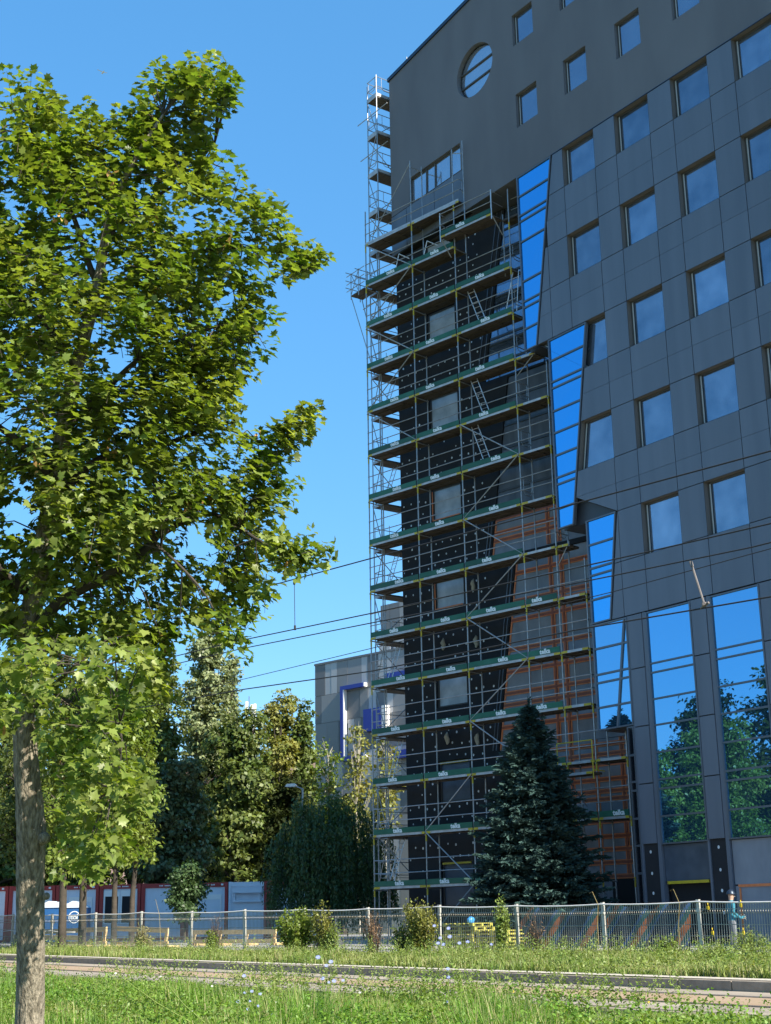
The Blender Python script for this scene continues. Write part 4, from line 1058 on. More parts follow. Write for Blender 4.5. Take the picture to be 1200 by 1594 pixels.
for (px, py, sx, rr2) in ((68, 1305, .115, .06), (44, 1330, .02, .045), (72, 1395, .12, .035)):
    b0 = mz(px, py, -.08); bm = bmesh.new(); bmesh.ops.create_icosphere(bm, subdivisions=2, radius=rr2, matrix=Matrix.Translation(b0)); tr_.add([v.co.copy() for v in bm.verts], [tuple(v.index for v in f.verts) for f in bm.faces]); bm.free()
tro = tr_.build('trunk', M['bark'], mroot, smooth=True)
br = MB(); brp = []
def mb_limb(pts, r0, r1):
    o = limb(br, [mz(*p) for p in pts], r0, r1, 7, .012, rpy); brp.extend(o)
mb_limb([(44, 985, .1), (90, 940, 0), (150, 905, -.15), (210, 870, -.2), (260, 825, -.1), (330, 800, .1), (420, 850, -.5), (465, 860, -1.1)], .062, .005)
mb_limb([(76, 800, .1), (130, 730, .3), (200, 700, .5), (260, 690, .5), (340, 665, .3), (420, 690, .1), (472, 660, 0)], .045, .007)
mb_limb([(100, 670, .05), (150, 620, .1), (215, 560, .2), (300, 520, .2), (370, 500, .1)], .04, .006)
mb_limb([(138, 500, 0), (190, 440, .3), (250, 410, .5), (340, 385, .4), (420, 390, .2), (490, 405, 0)], .036, .006)
mb_limb([(118, 580, 0), (70, 500, .1), (20, 460, .3), (-60, 420, .5), (-150, 380, .7)], .045, .008)
mb_limb([(150, 440, 0), (115, 340, .2), (70, 260, .3), (40, 175, .1)], .032, .004)
mb_limb([(165, 370, 0), (215, 320, .2), (290, 280, .3), (335, 225, .2)], .026, .004)
mb_limb([(85, 750, .1), (20, 680, -.4), (-80, 620, -.7), (-200, 560, -.9)], .045, .008)
mb_limb([(50, 930, .1), (-30, 860, -.4), (-120, 800, -.8), (-230, 760, -1.0)], .045, .008)
mb_limb([(38, 1120, .05), (90, 1060, -.4), (130, 1030, -.8), (170, 1060, -1.2), (190, 1150, -1.6), (180, 1230, -1.8)], .018, .003)
mb_limb([(36, 1085, .05), (100, 1090, .6), (150, 1130, 1.1), (160, 1240, 1.4)], .032, .006)
mb_limb([(172, 330, 0), (160, 240, .3), (140, 190, .4)], .02, .006)
mb_limb([(240, 845, -.4), (300, 900, -.8), (340, 960, -1.0), (365, 1000, -1.3)], .014, .003)
bro = br.build('limbs', M['bark_dark'], mroot, smooth=True)
SIL = [(30, 128), (80, 138), (95, 170), (120, 168), (150, 182), (200, 165), (215, 128), (262, 104), (300, 100), (368, 125), (370, 152), (332, 190), (328, 240), (375, 285), (388, 300), (436, 330), (440, 362), (400, 370), (470, 372), (500, 402), (470, 428), (408, 445), (425, 500), (408, 560), (392, 600), (378, 625), (380, 655), (425, 672), (445, 645), (478, 636), (482, 668), (468, 690), (440, 715), (442, 780), (430, 815), (455, 838), (494, 848), (490, 882), (440, 895), (400, 905), (412, 935), (375, 958), (362, 1008), (320, 985), (300, 1025), (262, 1040), (250, 1085), (200, 1100), (238, 1130), (190, 1160), (228, 1200), (232, 1262), (190, 1280), (210, 1330), (165, 1335), (140, 1372), (105, 1348), (88, 1290), (95, 1200), (70, 1150), (30, 1100), (10, 1180), (-15, 1120), (-40, 1010), (-170, 1000), (-300, 900), (-360, 700), (-330, 480), (-230, 300), (-110, 180)]
N0 = 16000
px = rng.uniform(-365, 505, N0); py = rng.uniform(95, 1375, N0); ok = in_poly(px, py, SIL); px, py = px[ok], py[ok]
ed_ = edge_dist(px, py, SIL); keep = ed_ > 4; px, py, ed_ = px[keep], py[keep], ed_[keep]
# thin the inside so that sky shows through, keep the rim
hole = .5+.5*np.sin(px*.021+1.9*np.sin(py*.013))*np.sin(py*.024+1.3*np.sin(px*.017)+.8); prob = np.where(ed_ < 22, .22, .14+.38*np.clip(hole*1.5-.22, 0, 1))*np.where(py > 1000, .85, 1.0); keep = rng.random(len(px)) < prob; px, py, ed_ = px[keep], py[keep], ed_[keep]
T_ = np.minimum(2.3, .25+ed_/2200*ZM*1.15); dZ = rng.uniform(-.55, 1, len(px))*T_
low = (py > 1000) & (px < 240); dZ = np.where(low, np.where(rng.random(len(px)) < .35, rng.uniform(-2.8, -1.4, len(px)), rng.uniform(-1.4, .8, len(px))), dZ)
near = (px > 425) & (py > 830) & (py < 890); dZ = np.where(near, -1.3, dZ)
ex_ = np.array([(350, 130, -.3), (362, 140, -.3), (340, 118, -.3), (420, 335, 0), (430, 352, 0), (405, 322, .1), (455, 388, .1), (470, 398, .1), (483, 403, 0), (492, 404, 0), (440, 395, .2), (425, 385, .2), (478, 412, 0), (415, 540, -.6), (420, 505, -.8), (455, 672, .1), (468, 655, 0), (474, 644, 0), (478, 640, 0), (450, 690, .1), (462, 684, 0), (475, 665, 0), (440, 660, .1), (430, 700, .2), (455, 860, -1.1), (468, 846, -1.2), (482, 852, -1.2), (488, 866, -1.2), (470, 872, -1.2), (475, 882, -1.2), (445, 870, -1.0), (430, 880, -.9), (410, 925, -1.2), (395, 915, -1.1), (372, 990, -1.4), (365, 1002, -1.4), (350, 985, -1.3), (352, 955, -1.2), (330, 975, -1.2), (436, 790, 0), (440, 760, 0), (300, 175, .1), (318, 185, .1), (285, 190, .2), (305, 200, .2), (330, 175, 0), (340, 160, 0), (322, 210, .1), (290, 165, .2), (270, 180, .2), (310, 225, .1), (30, 135, -.5), (45, 140, -.4), (70, 145, -.4), (18, 150, -.4)])
px = np.concatenate([px, ex_[:, 0]]); py = np.concatenate([py, ex_[:, 1]]); dZ = np.concatenate([dZ, ex_[:, 2]]); ed_ = np.concatenate([ed_, np.full(len(ex_), 6.0)])
px = px+rng.normal(size=len(px))*3; py = py+rng.normal(size=len(py))*4
CC = at_np(px, py, ZM+dZ)-OFFn
# connect clumps to the nearest limb with twigs
LP = np.array([tuple(p) for p in brp]+[tuple(p) for p in fine[35:]])
tw = MB()
for c in CC[::3]:
    d = np.linalg.norm(LP-c, axis=1); j = d.argmin()
    if .1 < d[j] < .85:
        a = Vector(LP[j]); b = Vector(c); m_ = a.lerp(b, .55)+Vector((0, 0, .08)); tw.tube([a, m_, b], [.008, .006, .003], 4, caps=False)
tw.build('twigs', M['bark_dark'], mroot)["kind"] = 'stuff'
Ps = []; Ns = []; Ts = []; Sz = []
ctr = np.array(mz(100, 760)); UPV = np.array([0, 0, 1.])
shoot = MB()
for ci, (c, e) in enumerate(zip(CC, ed_)):
    out = c-ctr; out = out/np.linalg.norm(out); rim = math.exp(-e/40.0)
    d = out*(.55+.5*rim)+UPV*rng.uniform(-.05, .55)+rng.normal(size=3)*.42; d /= np.linalg.norm(d)
    L = rng.uniform(.16, .34)*(1 if e > 12 else 1.15); a = c-d*L*.55; b = c+d*L*.45
    side = np.cross(d, UPV); side /= np.linalg.norm(side)+1e-9; up2 = np.cross(side, d)
    if ci % 2 == 0: shoot.tube([a, b], [.0035, .0015], 3, caps=False)
    nn = int(rng.integers(5, 8))
    for k in range(nn):
        t = (k+.4)/nn; base = a+(b-a)*t; ph = (k % 2)*1.57+rng.uniform(-.3, .3); pl_ = rng.uniform(.04, .10)*(1.1-.35*t)
        for sg in (0, math.pi):
            w = side*math.cos(ph+sg)+up2*math.sin(ph+sg)*.7; dirv = w*.9+d*.55; dirv /= np.linalg.norm(dirv)
            Ps.append(base+dirv*pl_); Ts.append(dirv*.8+np.array([0, 0, -.45])+rng.normal(size=3)*.18); Ns.append(UPV*.9+out*.35+w*.25+rng.normal(size=3)*.30); Sz.append(rng.uniform(.055, .105)*(1.15-.45*t))
    for k in range(3):                         # terminal leaves
        w = side*math.cos(k*2.1)+up2*math.sin(k*2.1); Ps.append(b+d*.03+w*.03); Ts.append(d+w*.6+np.array([0, 0, -.2])); Ns.append(UPV*.6+out*.4+rng.normal(size=3)*.4); Sz.append(rng.uniform(.05, .085))
Ps, Ns, Ts, Sz = np.array(Ps), np.array(Ns), np.array(Ts), np.array(Sz)
shoot.build('shoots', M['bark_dark'], mroot)["kind"] = 'stuff'
W_ = Ps+OFFn; dep = W_@NF; lx = 600+FOC*(W_@NR)/dep; ly = 797-FOC*(W_@NU)/dep
ins_ = (lx > 0) & (lx < 1200) & (ly > 0) & (ly < 1594)
# the nearest, largest leaves are parts of their own, spread over the crown
score = np.where(ins_, Sz/dep, 0); order = np.argsort(-score)[:300]; big = np.zeros(len(Ps), bool); big[order] = True
link_mesh('crown', leaves_mesh('crown', Ps[~big], Ns[~big], Ts[~big], Sz[~big], MAPLE), M['leaf_maple'], mroot)["kind"] = 'stuff'
lm = []
for v in range(4):
    q = leaves_mesh('leaf', np.zeros((1, 3)), np.array([[0, 0, 1.]]), np.array([[0, 1., 0]]), np.array([1.0]), MAPLE, fold=.10+.1*v); q.materials.append(M['leaf_maple']); lm.append(q)
fn, ft, fb = leaf_frames(Ps[big], Ns[big], Ts[big])
for i, (p, s_) in enumerate(zip(Ps[big], Sz[big])):
    o = link_mesh('leaf', lm[i % 4], None, mroot); s_ = float(s_)*1.1
    a, b, c = -fb[i]*-1, ft[i], fn[i]
    o.matrix_local = Matrix(((a[0]*s_, b[0]*s_, c[0]*s_, p[0]), (a[1]*s_, b[1]*s_, c[1]*s_, p[1]), (a[2]*s_, b[2]*s_, c[2]*s_, p[2]), (0, 0, 0, 1)))
# hanging seed bunches
sel = rng.choice(len(CC), 60, replace=False); n = 9
Q = np.repeat(CC[sel], n, 0)+rng.normal(size=(60*n, 3))*np.array([[.035, .035, .05]])
link_mesh('seed_bunches', leaves_mesh('seed_bunches', Q, rng.normal(size=Q.shape), np.array([[0, 0, -1.]])+rng.normal(size=Q.shape)*.3, np.full(len(Q), .055), OVAL), M['leaf_seed'], mroot)["kind"] = 'stuff'

# ------------------------------------------------------------------ other broadleaf trees
def tree(name, label, base, height, blobs, nleaf, lsize, lm_, bark='bark_dark', tr_r=.15, group=None, shape=QUAD, trunk_pts=None, clump=.45, seed=1, per=26, forks=5, cat='tree', upb=.45):
    """blobs: (dx, dy, z, rx, rz) ellipsoids above the base; leaves in clumps over and inside them"""
    rg = np.random.default_rng(seed); rp = random.Random(seed)
    t = empty(name, base, 0, label, cat, group); tb_ = MB()
    pts = trunk_pts or [(0, 0, -.2), (rp.uniform(-.1, .1), rp.uniform(-.1, .1), height*.3), (rp.uniform(-.25, .25), rp.uniform(-.2, .2), height*.6), (rp.uniform(-.3, .3), 0, height*.9)]
    o_ = limb(tb_, pts, tr_r, tr_r*.15, 8); tb_.build('trunk', M[bark], t, smooth=True)
    lb = MB()
    for bx, by, bz, rx_, rz_ in blobs:
        cands = [p for p in o_ if p.z < bz] or [o_[0]]; s_ = cands[-1] if rp.random() < .4 else cands[max(0, len(cands)-3)]
        for q in range(forks):
            a = rp.uniform(0, 6.28); e = Vector((bx+rx_*.75*math.cos(a), by+rx_*.75*math.sin(a), bz+rz_*rp.uniform(-.3, .7)))
            limb(lb, [s_, s_.lerp(e, .5)+Vector((0, 0, .1*rz_)), e], tr_r*.35, tr_r*.06, 5)
    if lb.v: lb.build('limbs', M[bark], t)
    vol = np.array([b[3]**2*b[4] for b in blobs])**.67; cnt = np.maximum(3, (nleaf/per*vol/vol.sum())).astype(int)
    Pp = []; Nq = []; Tq = []
    for (bx, by, bz, rx_, rz_), c in zip(blobs, cnt):
        d = nrm(rg.normal(size=(c, 3))); r_ = (.45+.55*rg.random((c, 1))**.5)*(1+.16*np.sin(d[:, :1]*5+bx)*np.cos(d[:, 2:]*4+bz)); C = d*r_*np.array([[rx_, rx_, rz_]])+np.array([[bx, by, bz]])
        g = rg.normal(size=(c, per, 3))*clump*.5*np.array([1, 1, .6]); P_ = (C[:, None]+g).reshape(-1, 3)
        Pp.append(P_); dd = np.repeat(d, per, 0); Nq.append(dd*.6+np.array([[0, 0, upb]])+rg.normal(size=P_.shape)*.5); Tq.append(dd*.4+rg.normal(size=P_.shape)*.6+np.array([[0, 0, -.4]]))
    Pp, Nq, Tq = np.concatenate(Pp), np.concatenate(Nq), np.concatenate(Tq)
    link_mesh('crown', leaves_mesh('crown', Pp, Nq, Tq, rg.uniform(.7, 1.3, len(Pp))*lsize, shape), M[lm_], t)["kind"] = 'stuff'
    return t
def px_tree(name, label, px, topy, boty, hw, dist, n, ls, lm_, seed, nb=9, **k):
    b = at(px, 1440, dist); g = zg(b.x); base = Vector((b.x, b.y, g)); top = at(px, topy, dist).z-g; bot = at(px, boty, dist).z-g; R_ = hw*dist/2290
    rp = random.Random(seed); bl = []; H = top-bot
    for i in range(nb):
        f = (i+.5)/nb; zc = bot+H*f; w = R_*math.sin(math.pi*min(.95, .22+.68*f))**.6
        a = i*2.4+rp.uniform(-.4, .4); rr2 = w*rp.uniform(.52, .74); off = (w-rr2)*rp.uniform(.7, 1.1)
        bl.append((off*math.cos(a), off*math.sin(a), zc, rr2, max(H/nb*1.1, rr2*.8)))
    bl.append((0, 0, top-H*.12, R_*.38, H*.12)); bl.append((0, 0, bot+H*.45, R_*.55, H*.38))
    return tree(name, label, base, top, bl, int(n*1.6), ls*.92, lm_, seed=seed, **k)
G1 = 'trees behind the site cabins'
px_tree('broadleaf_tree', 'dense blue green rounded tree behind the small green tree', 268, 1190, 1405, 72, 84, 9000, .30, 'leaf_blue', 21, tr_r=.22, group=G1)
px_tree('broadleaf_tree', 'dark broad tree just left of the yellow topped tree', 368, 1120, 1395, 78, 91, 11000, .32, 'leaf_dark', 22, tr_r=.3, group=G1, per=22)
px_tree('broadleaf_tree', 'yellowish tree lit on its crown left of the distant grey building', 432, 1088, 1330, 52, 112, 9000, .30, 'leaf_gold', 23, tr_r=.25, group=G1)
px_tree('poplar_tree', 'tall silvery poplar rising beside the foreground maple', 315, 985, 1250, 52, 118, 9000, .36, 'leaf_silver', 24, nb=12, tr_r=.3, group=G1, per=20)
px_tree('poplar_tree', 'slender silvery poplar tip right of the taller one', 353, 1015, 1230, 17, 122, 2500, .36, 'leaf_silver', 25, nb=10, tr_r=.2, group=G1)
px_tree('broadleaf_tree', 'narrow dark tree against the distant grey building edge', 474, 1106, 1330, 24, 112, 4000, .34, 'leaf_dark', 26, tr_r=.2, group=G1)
px_tree('broadleaf_tree', 'green tree in the gap between street lamp and willow', 452, 1215, 1400, 50, 90, 6500, .30, 'leaf_shaded', 27, tr_r=.2, group=G1)
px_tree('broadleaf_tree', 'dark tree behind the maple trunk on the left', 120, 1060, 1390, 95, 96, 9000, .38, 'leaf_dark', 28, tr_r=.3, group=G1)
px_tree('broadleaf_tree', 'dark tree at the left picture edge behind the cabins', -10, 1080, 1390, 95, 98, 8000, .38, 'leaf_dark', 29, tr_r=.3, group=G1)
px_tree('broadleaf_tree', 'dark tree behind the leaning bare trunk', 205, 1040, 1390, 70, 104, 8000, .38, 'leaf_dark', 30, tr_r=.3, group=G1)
px_tree('broadleaf_tree', 'shade-darkened green tree filling the background behind the willow', 535, 1250, 1410, 70, 104, 7000, .34, 'leaf_shaded', 31, tr_r=.3, group=G1)
px_tree('broadleaf_tree', 'shade-darkened green tree low in the gap under the yellow crown', 400, 1250, 1420, 80, 110, 8000, .36, 'leaf_shaded', 32, tr_r=.3, group=G1)
px_tree('broadleaf_tree', 'shade-darkened green tree low behind the blue green tree', 310, 1200, 1420, 85, 112, 9000, .36, 'leaf_shaded', 33, tr_r=.3, group=G1)
px_tree('broadleaf_tree', 'shade-darkened green tree low behind the left site cabins', 60, 1230, 1420, 110, 112, 9000, .38, 'leaf_shaded', 34, tr_r=.3, group=G1)
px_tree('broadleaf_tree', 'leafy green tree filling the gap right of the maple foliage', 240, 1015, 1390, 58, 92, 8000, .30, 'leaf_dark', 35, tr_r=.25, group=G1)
# sparse pale-stemmed trees before the grey building
for i, (px_, ty, by, hw, d_, sd, lab) in enumerate(((512, 1150, 1310, 30, 100, 41, 'sparse light green tree in front of the grey building'), (560, 1128, 1310, 30, 97, 42, 'sparse tree with pale forked stems beside the scaffold'), (604, 1150, 1290, 26, 98, 43, 'thin light green tree seen through the left scaffold bay'))):
    px_tree('sapling', lab, px_, ty, by, hw, d_, 800, .28, 'leaf_gold' if i else 'leaf_street', sd, nb=8, tr_r=.09, bark='bark_pale', group='sparse trees by the scaffold', per=14, clump=.5)
px_tree('small_tree', 'small dense green tree in front of the site cabins', 288, 1348, 1424, 34, 62, 3800, .15, 'leaf_willow', 45, tr_r=.07, nb=7, clump=.3)
# street trees whose trunks show before the cabins
SG = 'street trees by the mesh fence'
for i, (px_, lean, ty, by, hw, sd, lab, lf) in enumerate(((98, 2, 1030, 1345, 62, 51, 'street tree with straight dark trunk in front of the toilets', 'leaf_street'), (129, 3, 1050, 1352, 50, 52, 'street tree with dark trunk just right of the toilet logo', 'leaf_street'), (178, 6, 1110, 1330, 40, 53, 'street tree with slim grey trunk left of the crooked one', 'leaf_street'), (206, 14, 1090, 1330, 42, 54, 'street tree with tall crooked bare trunk before the cabins', 'leaf_street'), (30, -4, 1080, 1340, 60, 55, 'street tree with dark trunk left of the foreground maple', 'leaf_dark'))):
    d_ = 47+i*1.5; b = at(px_, 1440, d_); g = zg(b.x)
    tp = [Vector((0, 0, -.2))]+[Vector(at(px_+dx, py_, d_))-Vector((b.x, b.y, g)) for dx, py_ in ((0, 1400), (lean*.3, 1350), (lean*.2, 1300), (lean, 1220), (lean*1.1, 1120))]
    px_tree('street_tree', lab, px_, ty, by, hw, d_, 4200, .17, lf, sd, nb=9, tr_r=.14 if i < 2 else .11, bark='bark_dark', group=SG, trunk_pts=tp, shape=OVAL, clump=.4)
# street trees across the road that the glass facade mirrors
RG = 'street maples mirrored in the glass'
for i, (x_, y_, h_, sd, lab, lf) in enumerate(((-64, 6, 13.2, 61, 'street maple mirrored in the left tall window', 'leaf_shaded'), (-56.5, 5, 14.8, 62, 'street maple mirrored in the middle of the left tall window', 'leaf_shaded'), (-49.5, 6, 16.2, 63, 'sunlit street maple mirrored in the rightmost tall window', 'leaf_mirror'), (-74, 5, 12.6, 64, 'street maple mirrored low in the narrow glass strip', 'leaf_shaded'), (-43, 4, 15.2, 65, 'street maple mirrored at the right picture edge', 'leaf_mirror'), (-68, -6, 12.5, 66, 'dark tree mirrored behind the left tall window maples', 'leaf_shaded'), (-60, -7, 13.0, 67, 'dark tree mirrored between two street maples', 'leaf_shaded'))):
    rp = random.Random(sd); bl = []
    for q in range(14):
        f = (q+.5)/14; w = 3.3*math.sin(math.pi*(.2+.75*f))**.7; a = q*2.4; bl.append((w*.5*math.cos(a), w*.5*math.sin(a), 3+(h_-3.6)*f, w*.55, (h_-3)/11))
    bl += [(0, 0, h_*.5, 1.9, h_*.36), (0, 0, h_*.75, 1.5, h_*.18)]
    tree('mirrored_maple', lab, (x_, y_, tz(x_, y_)), h_, bl, 20000, .28, lf, tr_r=.2, group=RG, shape=OVAL, seed=sd, per=24, clump=.6)
# willow
wl_ = at(512, 1440, 66); wg_ = zg(wl_.x)
wt = empty('willow_tree', (wl_.x, wl_.y, wg_), 0, 'dark weeping willow drooping left of the scaffold foot', 'tree')
limb_mb = MB(); limb(limb_mb, [(0, 0, -.2), (.15, 0, 2), (0, .2, 4), (.1, 0, 6)], .28, .08, 8); limb_mb.build('trunk', M['bark_dark'], wt, smooth=True)
rg = np.random.default_rng(77); Pp = []; Tq = []; Nq = []
H = at(520, 1218, 66).z-wg_
WT = []
for i in range(46):
    a = rg.uniform(0, 6.283); r_ = 2.7*math.sqrt(rg.random()); WT.append((r_*math.cos(a), r_*math.sin(a), rg.uniform(.42, 1.02)*(1-.12*(r_/2.6)**2), rg.uniform(.40, .98)))
for i in range(820):
    tc_ = WT[i % len(WT)]; bx_ = tc_[0]+rg.normal()*.26; by_ = tc_[1]+rg.normal()*.26; a = math.atan2(by_, bx_); r_ = min(2.9, math.hypot(bx_, by_)); zt = tc_[2]*H*(1-.12*(r_/2.6)**2)*rg.uniform(.90, 1.0); L = min(zt-.1, tc_[3]*rg.uniform(.6, 1.1)*zt)
    n = int(L/.07); t = np.linspace(0, 1, n)[:, None]
    dirv = np.array([[math.cos(a), math.sin(a), 0]]); base = np.array([[r_*math.cos(a), r_*math.sin(a), zt]])
    pts = base+dirv*(.35*np.sqrt(t))-np.array([[0, 0, 1]])*L*t+rg.normal(size=(n, 3))*.035
    Pp.append(pts); Tq.append(np.array([[0, 0, -1.]])+rg.normal(size=(n, 3))*.45); Nq.append(dirv*.8+rg.normal(size=(n, 3))*.6)
Pp = np.concatenate(Pp); link_mesh('crown', leaves_mesh('crown', Pp, np.concatenate(Nq), np.concatenate(Tq), rg.uniform(.13, .24, len(Pp)), np.array([(0, 0), (.20, .4), (0, 1), (-.20, .4)])), M['leaf_willow'], wt)["kind"] = 'stuff'

# ------------------------------------------------------------------ spruce
SD = 48.8
sp = at(838, 1440, SD); sg = zg(sp.x); HS = at(833, 1088, SD).z-sg
spr = empty('spruce_tree', (sp.x, sp.y, sg), 0, 'dark blue green spruce standing in front of the scaffold', 'tree')
t_ = MB(); limb(t_, [(0, 0, -.2), (0, 0, HS*.5), (-.03, 0, HS-.1)], .13, .015, 8); t_.build('trunk', M['bark_dark'], spr, smooth=True)
rg = np.random.default_rng(5); bm_ = MB(); TP = []; TD = []; TS = []
zb = .35; nwh = 44; RB = 97*SD/2290*1.16
for i in range(nwh):
    f = i/(nwh-1); z = zb+(HS-.35-zb)*f**.92; rad = RB*((1-f)**.78)*(1+.0*i)+.10
    if f < .12: rad *= .82+f*1.5
    nb = int(8+11*(1-f)); 
    for b in range(nb):
        a = 6.283*b/nb+i*.7+rg.uniform(-.2, .2); L = rad*rg.uniform(.66, 1.14)*(1+.10*math.sin(i*1.9+a*2)); up = .10+.55*f; dr = rg.uniform(.8, 1.2)
        n = max(3, int(L/.10)); prev = None
        for q in range(n+1):
            t = q/n; x = L*t; zz_ = z+up*x*.45-.26*x*dr+.16*x*x/max(L, .3)*(1 if f < .8 else 2)
            p = np.array([math.cos(a)*x, math.sin(a)*x, zz_])
            if t > .16:
                wdt = .10+.26*(1-abs(t-.45)*1.3)*min(1, L/1.2)
                for sd_ in (-1, 1, 0, 0) if q < n else (0, 0, -1, 1):
                    aa = a+sd_*rg.uniform(.7, 1.25); dv = np.array([math.cos(aa), math.sin(aa), rg.uniform(-.22, .26)]); TP.append(p+rg.normal(size=3)*.03); TD.append(dv); TS.append((wdt if sd_ else .17)*rg.uniform(.75, 1.3))
        bm_.tube([(0, 0, z), (math.cos(a)*L*.6, math.sin(a)*L*.6, z+up*L*.6*.45-.26*L*.6)], [.016, .006], 4, caps=False)
for q in range(14): TP.append(np.array([0, 0, HS-.45+q*.035])); TD.append(np.array([rg.normal()*.5, rg.normal()*.5, 1.0])); TS.append(.16)
bm_.build('branches', M['bark_dark'], spr)["kind"] = 'stuff'
TP, TD, TS = np.array(TP), nrm(np.array(TD)), np.array(TS)
SPRIG = np.array([(0, 0), (.16, .12), (.07, .20), (.20, .36), (.08, .44), (.19, .62), (.07, .68), (.12, .84), (0, 1.05), (-.12, .84), (-.07, .68), (-.19, .62), (-.08, .44), (-.20, .36), (-.07, .20), (-.16, .12)])
Pq = np.concatenate([TP, TP]); Tq = np.concatenate([TD, TD]); Nq = np.concatenate([np.array([[0, 0, 1.]])+rg.normal(size=TP.shape)*.3, np.cross(TD, np.array([[0, 0, 1.]]))+rg.normal(size=TP.shape)*.3])
link_mesh('needles', leaves_mesh('needles', Pq, Nq, Tq, np.concatenate([TS, TS*.9])*1.25, SPRIG, fold=.05), M['needle'], spr)["kind"] = 'stuff'
# ------------------------------------------------------------------ distant grey building with blue brackets
g0 = at(490, 1037, 125); BA = R(10.7); BDX = Vector((math.cos(BA), math.sin(BA), 0))
bgb = empty('panel_building', (g0.x, g0.y, zg(-60)), BA, 'distant grey panelled building with blue bracket frames behind the scaffold', 'building')
BH = g0.z-zg(-60)
def bu(px, py):       # pixel -> (u, z) on the distant facade
    d = ray(px, py); nx = Vector((-BDX.y, BDX.x, 0)); k = Vector((g0.x, g0.y, 0)).dot(nx)/d.dot(nx); p = d*k; return (p-Vector((g0.x, g0.y, 0))).dot(BDX), p.z-zg(-60)
MB().box(0, .12, 0, 30, 16, BH-.05).build('core', M['bg_dark'], bgb)
rb = random.Random(9); rowz = [BH, BH-2.75, BH-5.2, BH-8.0, BH-10.8, BH-13.6, 0]
wid = {}
for r_ in range(6):
    u = 0.0
    while u < 29.9:
        w_ = rb.choice([.8, 1.1, 1.5, 1.9, 2.4, 1.0]) if r_ else rb.choice([.75, 1.3, 1.7]); u1 = min(30, u+w_); m_ = ('bg_light' if w_ < .8 else rb.choice(['bg_mid', 'bg_dark'])) if r_ == 0 else rb.choice(['bg_mid', 'bg_mid', 'bg_dark', 'bg_dark', 'bg_light'] if r_ % 2 == 0 else ['bg_mid', 'bg_dark', 'bg_light', 'bg_light'])
        MB().box(u+.015, rb.uniform(.0, .02), rowz[r_+1]+.015, u1-.015, .12, rowz[r_]-.015).build('facade_panel', M[m_], bgb); u = u1
MB().box(-.05, -.05, BH, 30.05, 16.05, BH+.18).build('roof_edge', M['bg_dark'], bgb)
def bracket(pts, inner, dep=.4):
    (x0, z0), (x1, z1) = pts; t = .34
    b = MB(); b.box(x0, -dep, z0, x0+t, .0, z1); b.box(x0+t, -dep, z1-t, x1, .0, z1); b.box(x0+t, -dep, z0, x1, .0, z0+t)
    o = b.build('blue_bracket', M['bg_blue'], bgb)
    l = MB(); l.box(x0+t, -dep+.02, z0+t, x0+t+.10, -.01, z1-t); l.box(x1, -dep+.02, z1-t+.01, x1+.12, -.01, z1-.01); l.box(x1, -dep+.02, z0+.01, x1+.12, -.01, z0+t-.01); l.build('sunlit_white_faces', M['bg_white'], o)  # sunlight on the bracket's inner and end faces, painted as added white slabs
a = bu(535, 1186); b = bu(570, 1063); bracket((a, (b[0], b[1])), None)
a = bu(572, 1140); b = bu(600, 1101)
w = MB(); w.box(a[0], -.5, a[1], b[0], -.0, b[1]); o = w.build('blue_box', M['bg_blue'], bgb); MB().box(b[0], -.5, a[1], b[0]+.45, -.0, b[1]+.1).build('white_side', M['bg_white'], o)
a = bu(604, 1054); b = bu(640, 1050); MB().box(a[0], -.4, a[1]-.3, b[0], .0, a[1]+.25).build('blue_band', M['bg_blue'], bgb)
a = bu(604, 1178); MB().box(a[0], -.6, a[1]-.3, a[0]+7, .0, a[1]+.35).build('blue_band', M['bg_blue'], bgb)
# roof plant and the taller block behind
for px_, ty, w_, hh in ((578, 1013, 1.3, 1.2), (586, 1012, .5, 1.3), (600, 1010, 2.6, 1.4)):
    u, z = bu(px_, 1018); MB().box(u, 1.0, BH+.18, u+w_, 3.0, BH+.2+hh).build('roof_unit', M['bg_light' if w_ > 1 else 'bg_white'], bgb)
t0 = at(592, 943, 140); tb2 = empty('tower_block', (t0.x, t0.y, zg(-60)), BA, 'taller grey block behind the panelled building seen through the scaffold', 'building'); TH2 = t0.z-zg(-60)
MB().box(0, .1, 0, 18, 14, TH2-.02).build('core', M['bg_mid'], tb2)
u = 0
while u < 18:
    w_ = rb.choice([.9, 1.3, 1.7]); 
    for z0, z1 in ((TH2-4.2, TH2), (TH2-8, TH2-4.2), (TH2-14, TH2-8)): MB().box(u+.02, 0, z0+.02, min(18, u+w_)-.02, .1, z1-.02).build('facade_panel', M[rb.choice(['bg_mid', 'bg_dark', 'bg_mid'])], tb2)
    u += w_
MB().box(2.45, -.03, TH2-6.6, 3.4, -.001, TH2-3.0).build('window', M['pane_top'], tb2)
ab0 = at(250, 1210, 150); abk = empty('apartment_block', (ab0.x, ab0.y, zg(-60)), BA+R(20), 'far pinkish apartment block glimpsed through gaps in the trees', 'building'); AH = at(380, 1195, 150).z-zg(-60)
MB().box(-30, 0, 0, 48, 12, AH).build('wall', M['bg_pink'], abk)
for zi in range(int(AH/2.9)):
    for xi in range(24): MB().box(-28+xi*3.1, -.06, 1.0+zi*2.9, -26.6+xi*3.1, -.001, 2.4+zi*2.9).build('window', M['wall_glass'], abk)
MB().box(-30.3, -.3, AH, 48.3, 12.3, AH+.35).build('roof', M['bg_dark'], abk)
